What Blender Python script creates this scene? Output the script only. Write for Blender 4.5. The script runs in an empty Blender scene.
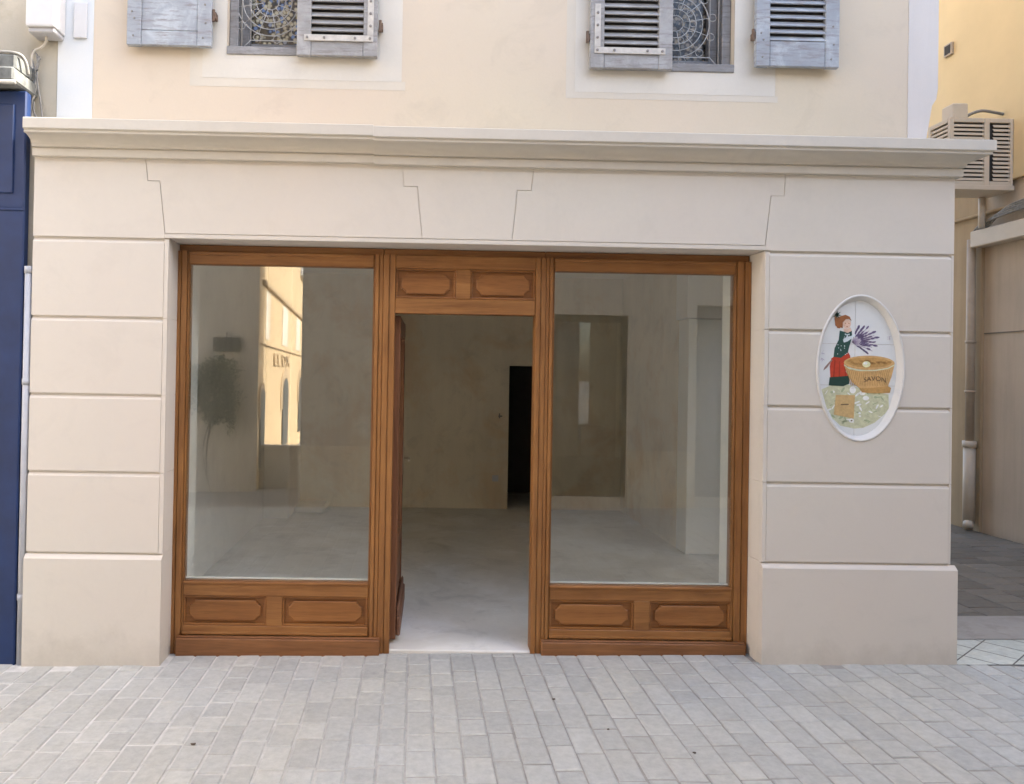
import bpy, bmesh, math, random
from mathutils import Vector, Matrix
random.seed(7)
S = bpy.context.scene
COL = S.collection
R = math.radians

# ------------------------------------------------------------------ materials
def newmat(name):
    m = bpy.data.materials.new(name); m.use_nodes = True
    nt = m.node_tree
    return m, nt, nt.nodes['Principled BSDF']

def ramp(nt, fac, stops):
    r = nt.nodes.new('ShaderNodeValToRGB')
    cr = r.color_ramp
    while len(cr.elements) < len(stops): cr.elements.new(0.5)
    for e, (p, c) in zip(cr.elements, stops):
        e.position = p; e.color = (c[0], c[1], c[2], 1)
    nt.links.new(fac, r.inputs[0])
    return r.outputs[0]

def coords(nt, scale=(1, 1, 1), loc=(0, 0, 0), rot=(0, 0, 0)):
    tc = nt.nodes.new('ShaderNodeTexCoord'); mp = nt.nodes.new('ShaderNodeMapping')
    mp.inputs['Scale'].default_value = scale; mp.inputs['Location'].default_value = loc
    mp.inputs['Rotation'].default_value = rot
    nt.links.new(tc.outputs['Object'], mp.inputs[0])
    return mp.outputs[0]

def noise(nt, vec, scale, detail=5, rough=.6, dist=0):
    n = nt.nodes.new('ShaderNodeTexNoise')
    n.inputs['Scale'].default_value = scale; n.inputs['Detail'].default_value = detail
    n.inputs['Roughness'].default_value = rough; n.inputs['Distortion'].default_value = dist
    nt.links.new(vec, n.inputs['Vector'])
    return n.outputs[0]

def mixc(nt, fac, a, b, mode='MIX'):
    m = nt.nodes.new('ShaderNodeMix'); m.data_type = 'RGBA'; m.blend_type = mode
    if isinstance(fac, (int, float)): m.inputs[0].default_value = fac
    else: nt.links.new(fac, m.inputs[0])
    for i, v in ((6, a), (7, b)):
        if isinstance(v, tuple): m.inputs[i].default_value = (v[0], v[1], v[2], 1)
        else: nt.links.new(v, m.inputs[i])
    return m.outputs[2]

def bump(nt, bs, h, strength, dist=.01):
    b = nt.nodes.new('ShaderNodeBump')
    b.inputs['Strength'].default_value = strength; b.inputs['Distance'].default_value = dist
    nt.links.new(h, b.inputs['Height']); nt.links.new(b.outputs[0], bs.inputs['Normal'])

def plaster(name, c, var=.06, big=1.6, rough=.85, bmp=.12, fine=90, streak=0.0, stain=None, hue=None, grime=0, patch=0):
    m, nt, bs = newmat(name)
    v = coords(nt)
    n1 = noise(nt, v, big, 6, .6)
    lo = tuple(x * (1 - var) for x in c); hi = tuple(min(1, x * (1 + var)) for x in c)
    col = ramp(nt, n1, [(.3, lo), (.7, hi)])
    n2 = noise(nt, v, fine, 4, .7)
    sp = ramp(nt, n2, [(.3, (.97, .97, .97)), (.7, (1, 1, 1))])
    col = mixc(nt, 1.0, col, sp, 'MULTIPLY')
    if stain:
        n3 = noise(nt, v, stain[1], 5, .65, .4)
        msk = ramp(nt, n3, [(.48, (0, 0, 0)), (.62, (1, 1, 1))])
        col = mixc(nt, msk, col, stain[0])
    if hue:
        nh = noise(nt, coords(nt, (1, 1, 1), (3.1, 1.7, 5.2)), .55, 3, .5)
        col = mixc(nt, ramp(nt, nh, [(.35, (0, 0, 0)), (.65, (1, 1, 1))]), col, hue)
    if patch:
        np_ = noise(nt, coords(nt, (1, 1, 1), (7.7, 2.2, .4)), 3.2, 7, .72, .6)
        pt = ramp(nt, np_, [(.36, (1 - patch,) * 3), (.47, (1, 1, 1)), (.60, (1, 1, 1)), (.72, (1 + patch * .6,) * 3)])
        col = mixc(nt, 1.0, col, pt, 'MULTIPLY')
    if grime:
        tc = nt.nodes.new('ShaderNodeTexCoord'); sp3 = nt.nodes.new('ShaderNodeSeparateXYZ'); nt.links.new(tc.outputs['Object'], sp3.inputs[0])
        ng = noise(nt, coords(nt, (1, 1, 1)), 9, 6, .7)
        ad = nt.nodes.new('ShaderNodeMath'); ad.operation = 'MULTIPLY_ADD'; ad.inputs[1].default_value = -.42; nt.links.new(ng, ad.inputs[0]); nt.links.new(sp3.outputs[2], ad.inputs[2])
        gr = ramp(nt, ad.outputs[0], [(0.0, (1 - grime, 1 - grime * 1.05, 1 - grime * 1.15)), (.10, (1, 1, 1))])
        for e, p in zip(nt.nodes[-1].color_ramp.elements if False else gr.node.color_ramp.elements, (.0, .02)): pass
        gr.node.color_ramp.elements[0].position = 0.0; gr.node.color_ramp.elements[1].position = .05
        mr_ = nt.nodes.new('ShaderNodeMapRange'); mr_.inputs[1].default_value = -.30; mr_.inputs[2].default_value = .25
        nt.links.new(ad.outputs[0], mr_.inputs[0]); nt.links.new(mr_.outputs[0], gr.node.inputs[0])
        gr.node.color_ramp.elements[0].position = .05; gr.node.color_ramp.elements[1].position = .42
        col = mixc(nt, 1.0, col, gr, 'MULTIPLY')
    if streak:
        vs = coords(nt, (7, 7, .5))
        n4 = noise(nt, vs, 1.5, 5, .6)
        st = ramp(nt, n4, [(.35, (1 - streak,) * 3), (.6, (1, 1, 1))])
        col = mixc(nt, 1.0, col, st, 'MULTIPLY')
    nt.links.new(col, bs.inputs['Base Color'])
    bs.inputs['Roughness'].default_value = rough
    h = mixc(nt, .35, n2, n1)
    bump(nt, bs, h, bmp, .006)
    return m

def wood(name, axis, c1=(.20, .082, .024), c2=(.355, .165, .052), rough=.45):
    m, nt, bs = newmat(name)
    sc = {'x': (1.0, 17, 17), 'y': (17, 1.0, 17), 'z': (17, 17, 1.0)}[axis]
    v = coords(nt, sc)
    n = noise(nt, v, 1.3, 8, .62, .7)
    v2 = coords(nt, tuple(s * 4 for s in sc))
    n2 = noise(nt, v2, 2.2, 5, .6)
    v3 = coords(nt, (1, 1, 1))
    n3 = noise(nt, v3, 2.1, 3)
    col = ramp(nt, n, [(.28, c1), (.5, tuple((a * .45 + b * .55) for a, b in zip(c1, c2))), (.72, c2)])
    por = ramp(nt, n2, [(.36, (.72, .66, .6)), (.52, (1, 1, 1))])
    col = mixc(nt, .55, col, por, 'MULTIPLY')
    tone = ramp(nt, n3, [(.3, (.84, .8, .78)), (.7, (1.1, 1.1, 1.08))])
    col = mixc(nt, 1.0, col, tone, 'MULTIPLY')
    nt.links.new(col, bs.inputs['Base Color'])
    bs.inputs['Roughness'].default_value = rough
    bs.inputs['Specular IOR Level'].default_value = .35
    bump(nt, bs, n2, .18, .002)
    return m

def plain(name, c, rough=.6, metal=0, var=.1, scale=12, bmp=.05):
    m, nt, bs = newmat(name)
    n = noise(nt, coords(nt), scale, 5)
    col = ramp(nt, n, [(.3, tuple(x * (1 - var) for x in c)), (.7, tuple(min(1, x * (1 + var)) for x in c))])
    nt.links.new(col, bs.inputs['Base Color'])
    bs.inputs['Roughness'].default_value = rough; bs.inputs['Metallic'].default_value = metal
    bump(nt, bs, n, bmp, .003)
    return m

def glass(name, tint=(.975, .99, .975), base=.10):
    m, nt, bs = newmat(name)
    nt.nodes.remove(bs)
    out = nt.nodes['Material Output']
    tr = nt.nodes.new('ShaderNodeBsdfTransparent'); tr.inputs[0].default_value = (*tint, 1)
    gl = nt.nodes.new('ShaderNodeBsdfGlossy'); gl.inputs['Roughness'].default_value = 0.0
    gl.inputs[0].default_value = (1, 1, 1, 1)
    lw = nt.nodes.new('ShaderNodeLayerWeight'); lw.inputs[0].default_value = .5
    p = nt.nodes.new('ShaderNodeMath'); p.operation = 'POWER'; p.inputs[1].default_value = 5
    nt.links.new(lw.outputs['Facing'], p.inputs[0])
    ma = nt.nodes.new('ShaderNodeMath'); ma.operation = 'MULTIPLY_ADD'
    ma.inputs[1].default_value = .9; ma.inputs[2].default_value = base
    nt.links.new(p.outputs[0], ma.inputs[0])
    mx = nt.nodes.new('ShaderNodeMixShader')
    nt.links.new(ma.outputs[0], mx.inputs[0]); nt.links.new(tr.outputs[0], mx.inputs[1]); nt.links.new(gl.outputs[0], mx.inputs[2])
    nt.links.new(mx.outputs[0], out.inputs[0])
    return m

M = {}
M['stone'] = plaster('painted_stone', (.63, .585, .505), .04, .8, .8, .12, 34, hue=(.635, .57, .495), grime=.14, patch=.03)
M['cornice'] = plaster('painted_cornice', (.59, .545, .465), .05, 1.5, .75, .08, 40, patch=.04)
M['cream'] = plaster('cream_render', (.635, .555, .42), .06, .7, .9, .14, 60, hue=(.64, .54, .425), patch=.05)
M['band'] = plaster('white_band', (.66, .68, .68), .04, 1.5, .85, .08, 90)
M['band_grey'] = plaster('pale_band', (.68, .635, .59), .04, 1.5, .85, .08, 90, streak=.04)
M['surround'] = plaster('pale_surround', (.65, .61, .53), .05, 1.5, .85, .08, 60, patch=.04)
M['surround2'] = plaster('pale_surround_edge', (.63, .575, .48), .05, 2.5, .85, .08, 90)
M['wood_v'] = wood('oak_vertical', 'z')
M['wood_h'] = wood('oak_horizontal', 'x')
M['wood_panel'] = wood('oak_panel', 'x', (.195, .076, .021), (.325, .14, .042))
M['wood_base'] = wood('oak_base', 'x', (.165, .068, .024), (.29, .13, .05), .48)
M['wood_leaf'] = wood('oak_leaf', 'z', (.15, .065, .03), (.26, .11, .05), .5)
M['wood_y'] = wood('oak_bottom_board', 'y', (.13, .06, .035), (.25, .13, .08), .6)
M['glass'] = glass('shop_glass')
M['in_wall'] = plaster('interior_plaster', (.80, .72, .57), .08, .9, .9, .12, 60, stain=((.74, .60, .42), 1.3), streak=.04, patch=.10)
M['in_white'] = plaster('interior_white_plaster', (.84, .82, .76), .05, 1.6, .9, .12, 60, patch=.06)
M['in_ceil'] = plaster('interior_ceiling', (.86, .83, .77), .04, 1.2, .9, .08)
M['in_floor'] = plaster('concrete_floor', (.68, .65, .58), .10, 1.4, .8, .2, 40, stain=((.76, .74, .69), 1.3), patch=.12)
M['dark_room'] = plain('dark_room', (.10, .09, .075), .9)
M['shutter'] = None
def weathered(name, base, worn, under):
    m, nt, bs = newmat(name)
    v = coords(nt, (1, 1, 1)); vs = coords(nt, (5, 5, 40))
    a = noise(nt, v, 6, 6, .7, .5); b = noise(nt, vs, 1.6, 6, .7)
    col = ramp(nt, a, [(.32, tuple(x * .86 for x in base)), (.5, base), (.64, worn)])
    msk = ramp(nt, b, [(.50, (0, 0, 0)), (.66, (1, 1, 1))])
    col = mixc(nt, msk, col, under)
    nt.links.new(col, bs.inputs['Base Color']); bs.inputs['Roughness'].default_value = .7
    bump(nt, bs, b, .3, .003)
    return m
M['shutter_blue'] = weathered('blue_grey_shutter_paint', (.33, .355, .385), (.44, .475, .50), (.24, .225, .225))
M['shutter_grey'] = weathered('grey_shutter_paint', (.30, .295, .285), (.39, .385, .38), (.22, .20, .19))
M['win_grey'] = weathered('grey_window_paint', (.24, .235, .23), (.31, .305, .30), (.17, .155, .15))
M['strap'] = plain('painted_iron_strap', (.52, .49, .44), .55, 0, .15, 30)
M['iron'] = plain('painted_wrought_iron', (.42, .41, .39), .5, 0, .15, 30)
M['rust'] = plain('rusty_iron', (.14, .09, .06), .8, 0, .4, 40)
M['bolt'] = plain('bolt_head', (.25, .23, .21), .6, .3, .2, 60)
M['blue'] = plain('deep_blue_paint', (.008, .026, .095), .45, 0, .25, 5)
M['neigh'] = plaster('neighbour_render', (.46, .42, .34), .08, 1.8, .9, .3, 60, stain=((.40, .36, .28), 4))
M['plastic'] = plain('white_plastic', (.62, .61, .60), .5, 0, .03)
M['plastic_under'] = plain('grey_plastic', (.42, .41, .41), .5, 0, .05)
M['pipe_grey'] = plain('pale_grey_pipe', (.45, .46, .49), .45, 0, .08, 6)
M['cable'] = plain('grey_cable', (.24, .23, .21), .6, 0, .25, 30)
M['cable_pale'] = plain('pale_cable', (.55, .50, .42), .6, 0, .1, 30)
M['zinc'] = plain('grey_zinc', (.15, .155, .145), .8, 0, .45, 14)
M['yellow'] = plaster('yellow_render', (.76, .595, .34), .06, 1.2, .9, .1, 90)
M['tan'] = plaster('tan_render', (.46, .345, .21), .08, 1.6, .9, .15, 70, streak=.12)
M['tan2'] = plaster('pinkish_render', (.50, .415, .32), .07, 1.6, .9, .12, 70, streak=.1)
M['ac'] = plain('cream_metal', (.60, .52, .41), .5, 0, .04, 8)
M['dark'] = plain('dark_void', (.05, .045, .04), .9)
M['pipe_tan'] = plain('tan_pipe', (.42, .34, .25), .5, 0, .08)
M['door_grey'] = plain('grey_rolling_door', (.42, .36, .30), .6, 0, .06)
M['tile_white'] = plain('glazed_tile', (.72, .73, .71), .22, 0, .03, 9, .03)
M['opp'] = plaster('opposite_render', (.66, .60, .50), .07, 1.2, .9, .12, 70, streak=.08, patch=.08)
M['opp2'] = plaster('sunny_render', (.58, .44, .26), .08, 1.2, .9, .12, 70, streak=.1)
M['shop_dark'] = plain('dark_shop_front', (.055, .06, .055), .5)
M['shop_in'] = plain('dim_shop_inside', (.16, .13, .10), .9)
M['leaf'] = plain('dark_foliage', (.035, .06, .025), .7, 0, .4, 8)
M['bark'] = plain('bark', (.09, .065, .045), .9)
M['sign'] = plain('dark_sign', (.05, .055, .05), .6)
M['clay'] = plain('terracotta', (.30, .13, .07), .85)
M['brass'] = plain('pale_brass', (.7, .62, .48), .3, .8, .05)
for nm, c in dict(p_red=(.50, .055, .025), p_green=(.025, .075, .06), p_dgreen=(.02, .055, .04), p_skin=(.72, .50, .38), p_hair=(.34, .13, .05),
                  p_lav=(.17, .13, .23), p_lav2=(.33, .27, .38), p_bask=(.60, .37, .15), p_bask2=(.50, .29, .10), p_grass=(.55, .55, .36),
                  p_grass2=(.60, .62, .42), p_soap=(.56, .38, .17), p_white=(.78, .78, .74), p_ink=(.16, .11, .06), p_yel=(.74, .73, .42),
                  p_bow=(.62, .68, .70), p_stick=(.30, .20, .16), p_sage=(.36, .41, .25), p_red2=(.30, .03, .015), p_weave=(.40, .22, .07)).items():
    M[nm] = plain(nm, c, .3, 0, .14, 60, .02)

def pane_pattern(name, cols, sc):
    m, nt, bs = newmat(name)
    vo = nt.nodes.new('ShaderNodeTexVoronoi'); vo.inputs['Scale'].default_value = sc
    nt.links.new(coords(nt), vo.inputs['Vector'])
    sep = nt.nodes.new('ShaderNodeSeparateColor'); nt.links.new(vo.outputs['Color'], sep.inputs[0])
    col = ramp(nt, sep.outputs[0], cols)
    edge = ramp(nt, vo.outputs['Distance'], [(.35, (1, 1, 1)), (.62, (.12, .11, .10))])
    col = mixc(nt, 1.0, col, edge, 'MULTIPLY')
    nt.links.new(col, bs.inputs['Base Color']); bs.inputs['Roughness'].default_value = .25
    return m
M['curtain1'] = pane_pattern('leaded_pebble_glass', [(.2, (.45, .40, .26)), (.5, (.62, .58, .42)), (.75, (.40, .36, .25)), (.85, (.16, .26, .48))], 42)
M['curtain2'] = pane_pattern('dim_patterned_glass', [(.2, (.10, .10, .09)), (.5, (.24, .20, .15)), (.8, (.34, .27, .18))], 38)

# paver material : per paver tint from an attribute
def paver_mat(name, lo, hi, spec=.3):
    m, nt, bs = newmat(name)
    at = nt.nodes.new('ShaderNodeAttribute'); at.attribute_name = 'tint'
    v = coords(nt)
    base = ramp(nt, at.outputs['Fac'], [(0, lo), (1, hi)])
    n = noise(nt, v, 26, 7, .7)
    s = ramp(nt, n, [(.3, (.84, .84, .84)), (.65, (1.06, 1.06, 1.06))])
    n2 = noise(nt, v, 1.2, 4, .6)
    s2 = ramp(nt, n2, [(.3, (.96, .98, 1.0)), (.7, (1.02, 1.0, .94))])
    n3 = noise(nt, v, 9, 3, .5)
    s3 = ramp(nt, n3, [(.25, (.87, .87, .87)), (.4, (1, 1, 1))])
    c = mixc(nt, 1, base, s, 'MULTIPLY'); c = mixc(nt, 1, c, s2, 'MULTIPLY'); c = mixc(nt, .8, c, s3, 'MULTIPLY')
    nt.links.new(c, bs.inputs['Base Color']); bs.inputs['Roughness'].default_value = .62
    bs.inputs['Specular IOR Level'].default_value = spec
    bump(nt, bs, n, .35, .006)
    return m
M['paver'] = paver_mat('stone_paver', (.41, .405, .38), (.485, .478, .445))
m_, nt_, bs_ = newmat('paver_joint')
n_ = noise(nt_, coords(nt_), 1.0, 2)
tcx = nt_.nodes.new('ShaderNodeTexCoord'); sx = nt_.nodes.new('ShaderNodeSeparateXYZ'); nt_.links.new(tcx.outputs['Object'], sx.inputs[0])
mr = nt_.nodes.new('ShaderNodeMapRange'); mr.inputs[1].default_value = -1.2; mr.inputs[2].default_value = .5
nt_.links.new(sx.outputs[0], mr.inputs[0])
base_ = mixc(nt_, mr.outputs[0], (.60, .585, .545), (.35, .33, .295))  # lighter left, darker right: light on the joint relief painted into the mortar
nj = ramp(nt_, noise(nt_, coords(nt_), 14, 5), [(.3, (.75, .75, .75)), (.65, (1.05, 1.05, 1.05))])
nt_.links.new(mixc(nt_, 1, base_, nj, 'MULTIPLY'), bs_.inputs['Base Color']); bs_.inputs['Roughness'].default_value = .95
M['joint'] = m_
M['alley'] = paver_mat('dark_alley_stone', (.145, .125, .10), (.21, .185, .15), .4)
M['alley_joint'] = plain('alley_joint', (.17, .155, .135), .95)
M['strip'] = plaster('beige_stone_strip', (.34, .31, .27), .12, 3, .8, .2, 30, stain=((.29, .26, .22), 6))
M['pale_tile'] = paver_mat('pale_stone_tile', (.50, .51, .44), (.60, .60, .53))
M['asphalt'] = plain('distant_street', (.30, .285, .26), .9, 0, .12, 3)

# ------------------------------------------------------------------ geometry helpers
def gz(x, y=0):          # the street rises gently to the right
    z = -.04 + .0125 * x
    return z

def box(bm, x0, x1, y0, y1, z0, z1, bev=0, seg=1):
    t = bmesh.new()
    bmesh.ops.create_cube(t, size=1)
    for v in t.verts:
        v.co = Vector(((x0 + x1) / 2 + v.co.x * (x1 - x0), (y0 + y1) / 2 + v.co.y * (y1 - y0), (z0 + z1) / 2 + v.co.z * (z1 - z0)))
    if bev:
        bmesh.ops.bevel(t, geom=t.edges[:], offset=bev, segments=seg, affect='EDGES', profile=.6)
    me = bpy.data.meshes.new('t'); t.to_mesh(me); t.free(); bm.from_mesh(me); bpy.data.meshes.remove(me)

def prism(bm, pts, y0, y1, inset=None, chamfer=0):
    """polygon in (x,z) extruded from y1 (back) to y0 (front)."""
    b = [bm.verts.new((p[0], y1, p[1])) for p in pts]
    rings = [b]
    if chamfer:
        cx = sum(p[0] for p in pts) / len(pts); cz = sum(p[1] for p in pts) / len(pts)
        hw = max(abs(p[0] - cx) for p in pts); hh = max(abs(p[1] - cz) for p in pts)
        rings.append([bm.verts.new((p[0], y0 + chamfer * .6, p[1])) for p in pts])
        rings.append([bm.verts.new((cx + (p[0] - cx) * (1 - chamfer / hw), y0, cz + (p[1] - cz) * (1 - chamfer / hh))) for p in pts])
    else:
        rings.append([bm.verts.new((p[0], y0, p[1])) for p in pts])
    for a, c in zip(rings, rings[1:]):
        for i in range(len(pts)):
            j = (i + 1) % len(pts)
            bm.faces.new((a[i], a[j], c[j], c[i]))
    bm.faces.new(rings[0][::-1]); bm.faces.new(rings[-1])

def profile_x(bm, prof, x0, x1):
    """closed profile in (y,z) extruded along x"""
    a = [bm.verts.new((x0, p[0], p[1])) for p in prof]; b = [bm.verts.new((x1, p[0], p[1])) for p in prof]
    n = len(prof)
    for i in range(n):
        j = (i + 1) % n
        bm.faces.new((a[i], a[j], b[j], b[i]))
    bm.faces.new(a[::-1]); bm.faces.new(b)

def tube(bm, pts, r, seg=8, closed=False):
    pts = [Vector(p) for p in pts]; rings = []
    n = len(pts)
    up = Vector((0, 0, 1))
    for i, p in enumerate(pts):
        if closed: d = pts[(i + 1) % n] - pts[i - 1]
        else: d = pts[min(i + 1, n - 1)] - pts[max(i - 1, 0)]
        d.normalize()
        a = d.cross(up)
        if a.length < .05: a = d.cross(Vector((0, 1, 0)))
        a.normalize(); b = d.cross(a).normalized()
        rings.append([bm.verts.new(p + (a * math.cos(t) + b * math.sin(t)) * r) for t in [2 * math.pi * k / seg for k in range(seg)]])
    m = n if closed else n - 1
    for i in range(m):
        A, B = rings[i], rings[(i + 1) % n]
        for k in range(seg):
            bm.faces.new((A[k], A[(k + 1) % seg], B[(k + 1) % seg], B[k]))
    if not closed:
        bm.faces.new(rings[0][::-1]); bm.faces.new(rings[-1])

def smoothpath(pts, n=6):
    P = [Vector(p) for p in pts]; out = []
    for i in range(len(P) - 1):
        p0 = P[max(i - 1, 0)]; p1 = P[i]; p2 = P[i + 1]; p3 = P[min(i + 2, len(P) - 1)]
        for k in range(n):
            t = k / n
            out.append(.5 * ((2 * p1) + (p2 - p0) * t + (2 * p0 - 5 * p1 + 4 * p2 - p3) * t * t + (3 * p1 - p0 - 3 * p2 + p3) * t ** 3))
    out.append(P[-1]); return out

def disc(bm, x, y, z, r, th=.004, seg=12):
    prism(bm, [(x + r * math.cos(t), z + r * math.sin(t)) for t in [2 * math.pi * k / seg for k in range(seg)]], y - th, y, chamfer=th * .5)

ORG = {}
def obj(name, bm, mat, parent=None, smooth=False, origin=None):
    bmesh.ops.remove_doubles(bm, verts=bm.verts[:], dist=1e-6)
    bmesh.ops.recalc_face_normals(bm, faces=bm.faces[:])
    if parent is not None: o0 = ORG[parent.name]
    elif origin is not None: o0 = Vector(origin)
    else:
        xs = [v.co.x for v in bm.verts]; ys = [v.co.y for v in bm.verts]; zs = [v.co.z for v in bm.verts]
        o0 = Vector(((min(xs) + max(xs)) / 2, (min(ys) + max(ys)) / 2, min(zs)))
    bmesh.ops.translate(bm, verts=bm.verts[:], vec=-o0)
    me = bpy.data.meshes.new(name); bm.to_mesh(me); bm.free()
    if smooth:
        for p in me.polygons: p.use_smooth = True
    me.materials.append(mat)
    o = bpy.data.objects.new(name, me); COL.objects.link(o)
    ORG[o.name] = o0
    if parent is not None: o.parent = parent
    else: o.location = o0
    return o

def thing(name, label, cat, loc, group=None):
    o = bpy.data.objects.new(name, None); COL.objects.link(o)
    o.location = loc; ORG[o.name] = Vector(loc); o.empty_display_size = .2
    o['label'] = label; o['category'] = cat
    if group: o['group'] = group
    return o
def tag(o, label, cat, group=None):
    o['label'] = label; o['category'] = cat
    if group: o['group'] = group
    return o
def NB(): return bmesh.new()

# ------------------------------------------------------------------ the street
def pave(name, x0, x1, y0, y1, w, lmin, lmax, mat, gap=.008, zoff=0, excl=None, rot=0):
    bm = bmesh.new(); lay = bm.faces.layers.float.new('tint')
    x = x0
    while x < x1 - .01:
        xe = min(x + w * random.uniform(.96, 1.04), x1)
        y = y0 - random.uniform(0, lmax) * .9
        while y < y1:
            ye = y + random.uniform(lmin, lmax)
            a, b = max(y, y0), min(ye, y1)
            if b - a > .02 and not (excl and excl((x + xe) / 2, (a + b) / 2)):
                g = gap / 2; t = random.random(); dz = random.uniform(-.0018, .0018)
                sx_, sy_ = random.uniform(-.008, .008), random.uniform(-.008, .008)
                j = lambda: random.uniform(-.003, .003)
                cx, cy = (x + xe) / 2, (a + b) / 2
                X = [(x + g + j(), a + g + j()), (xe - g + j(), a + g + j()), (xe - g + j(), b - g + j()), (x + g + j(), b - g + j())]
                def Z(px, py, d): return gz(px) + zoff + dz + d + (px - cx) * sx_ + (py - cy) * sy_
                lo = [bm.verts.new((p[0], p[1], Z(*p, -.02))) for p in X]
                mid = [bm.verts.new((p[0], p[1], Z(*p, -.004))) for p in X]
                c = random.uniform(.004, .009)
                top = [bm.verts.new((p[0] + (c if p[0] < cx else -c), p[1] + (c if p[1] < cy else -c), Z(*p, 0))) for p in X]
                fs = []
                for A, B in ((lo, mid), (mid, top)):
                    for k in range(4): fs.append(bm.faces.new((A[k], A[(k + 1) % 4], B[(k + 1) % 4], B[k])))
                fs.append(bm.faces.new(top))
                for f in fs: f[lay] = t
            y = ye
        x = xe
    me_o = obj(name, bm, mat, origin=(0, 0, 0)); me_o['kind'] = 'structure'
    return me_o
def corner_cut(x, y):      # leave the side-alley zone and the building footprint free
    return (y > -.04 and (x < -1.45 or x > 2.05)) 
pave('pavement', -5.2, 3.72, -4.7, .17, .126, .13, .27, M['paver'], .0085, excl=lambda x, y: y > .02 and (x < -1.47 or x > 2.07))
pave('pavement_right', 3.72, 7.0, -4.7, -.03, .126, .13, .27, M['paver'], .0085)
bm = NB()
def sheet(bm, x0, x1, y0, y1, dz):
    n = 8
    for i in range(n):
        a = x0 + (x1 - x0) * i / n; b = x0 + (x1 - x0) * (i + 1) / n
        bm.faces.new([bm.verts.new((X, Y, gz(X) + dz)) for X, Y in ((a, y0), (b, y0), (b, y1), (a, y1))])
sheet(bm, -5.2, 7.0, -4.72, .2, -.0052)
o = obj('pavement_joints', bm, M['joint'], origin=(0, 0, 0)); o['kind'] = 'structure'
# ground to the horizon
bm = NB()
v = [bm.verts.new(p) for p in ((-300, -300, -.16), (300, -300, -.16), (300, 300, -.16), (-300, 300, -.16))]; bm.faces.new(v)
o = obj('ground', bm, M['asphalt'], origin=(0, 0, 0)); o['kind'] = 'structure'
# square seen in the reflection, behind the opposite house
bm = NB(); sheet(bm, -9, 12, -30, -4.72, -.012)
o = obj('square', bm, M['strip'], origin=(0, 0, 0)); o['kind'] = 'structure'
# mouth of the side alley : pale diagonal tiles, beige strip, dark stones
bm = bmesh.new(); lay = bm.faces.layers.float.new('tint')
ca, sa = math.cos(R(38)), math.sin(R(38))
def clip(poly, fn):
    out = []
    for i in range(len(poly)):
        a, b = poly[i], poly[(i + 1) % len(poly)]; da, db = fn(a), fn(b)
        if da >= 0: out.append(a)
        if (da >= 0) != (db >= 0):
            t = da / (da - db); out.append((a[0] + (b[0] - a[0]) * t, a[1] + (b[1] - a[1]) * t))
    return out
for i in range(-24, 30):
    for j in range(-24, 30):
        s, g = .19, .004
        q = [(i * s + g, j * s * 1.2 + g), ((i + 1) * s - g, j * s * 1.2 + g), ((i + 1) * s - g, (j + 1) * s * 1.2 - g), (i * s + g, (j + 1) * s * 1.2 - g)]
        q = [(3.2 + a * ca - b * sa, a * sa + b * ca) for a, b in q]
        for fn in (lambda p: p[0] - 3.2, lambda p: 6.15 - p[0], lambda p: p[1] + .02, lambda p: .385 - p[1]):
            if len(q) > 2: q = clip(q, fn)
        if len(q) > 2:
            f = bm.faces.new([bm.verts.new((p[0], p[1], gz(p[0]) + .001)) for p in q]); f[lay] = random.random()
o = obj('tile_strip', bm, M['pale_tile'], origin=(0, 0, 0)); o['kind'] = 'structure'
bm = NB(); sheet(bm, 3.2, 6.2, -.025, .39, -.004)
o = obj('tile_bed', bm, M['alley_joint'], origin=(0, 0, 0)); o['kind'] = 'structure'
bm = NB(); sheet(bm, 3.2, 6.2, .39, .85, .002)
o = obj('path', bm, M['strip'], origin=(0, 0, 0)); o['kind'] = 'structure'
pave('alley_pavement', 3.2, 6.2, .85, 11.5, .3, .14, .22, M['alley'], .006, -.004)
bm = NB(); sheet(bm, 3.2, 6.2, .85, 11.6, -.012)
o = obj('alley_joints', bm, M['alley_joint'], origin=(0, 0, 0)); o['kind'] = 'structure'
# small dark specks (chewing gum / leaf scraps) on the pavers
for (x, y, r) in ((-.98, -.93, .009), (.75, -.47, .006), (1.28, -1.02, .006), (.95, -.8, .005)):
    bm = NB(); n = 7; a0 = random.random() * 6
    pts = [(x + r * random.uniform(.6, 1.3) * math.cos(a0 + 6.283 * k / n) * 1.5, y + r * random.uniform(.6, 1.3) * math.sin(a0 + 6.283 * k / n)) for k in range(n)]
    lo = [bm.verts.new((p[0], p[1], gz(p[0]) + .0)) for p in pts]; hi = [bm.verts.new((p[0], p[1], gz(p[0]) + .0035)) for p in pts]
    for k in range(n): bm.faces.new((lo[k], lo[(k + 1) % n], hi[(k + 1) % n], hi[k]))
    bm.faces.new(hi)
    o = obj('litter_scrap', bm, M['bark'])
    lab = {-.98: 'dark scrap on the pavers in front of the left display window', .75: 'tiny dark scrap on the pavers just right of the doorway',
           1.28: 'tiny dark scrap near the bottom edge, right of the doorway', .95: 'tiny dark scrap lower right of the doorway, second from it'}[x]
    tag(o, lab, 'litter', 'dark scraps lying on the pavement')

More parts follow.
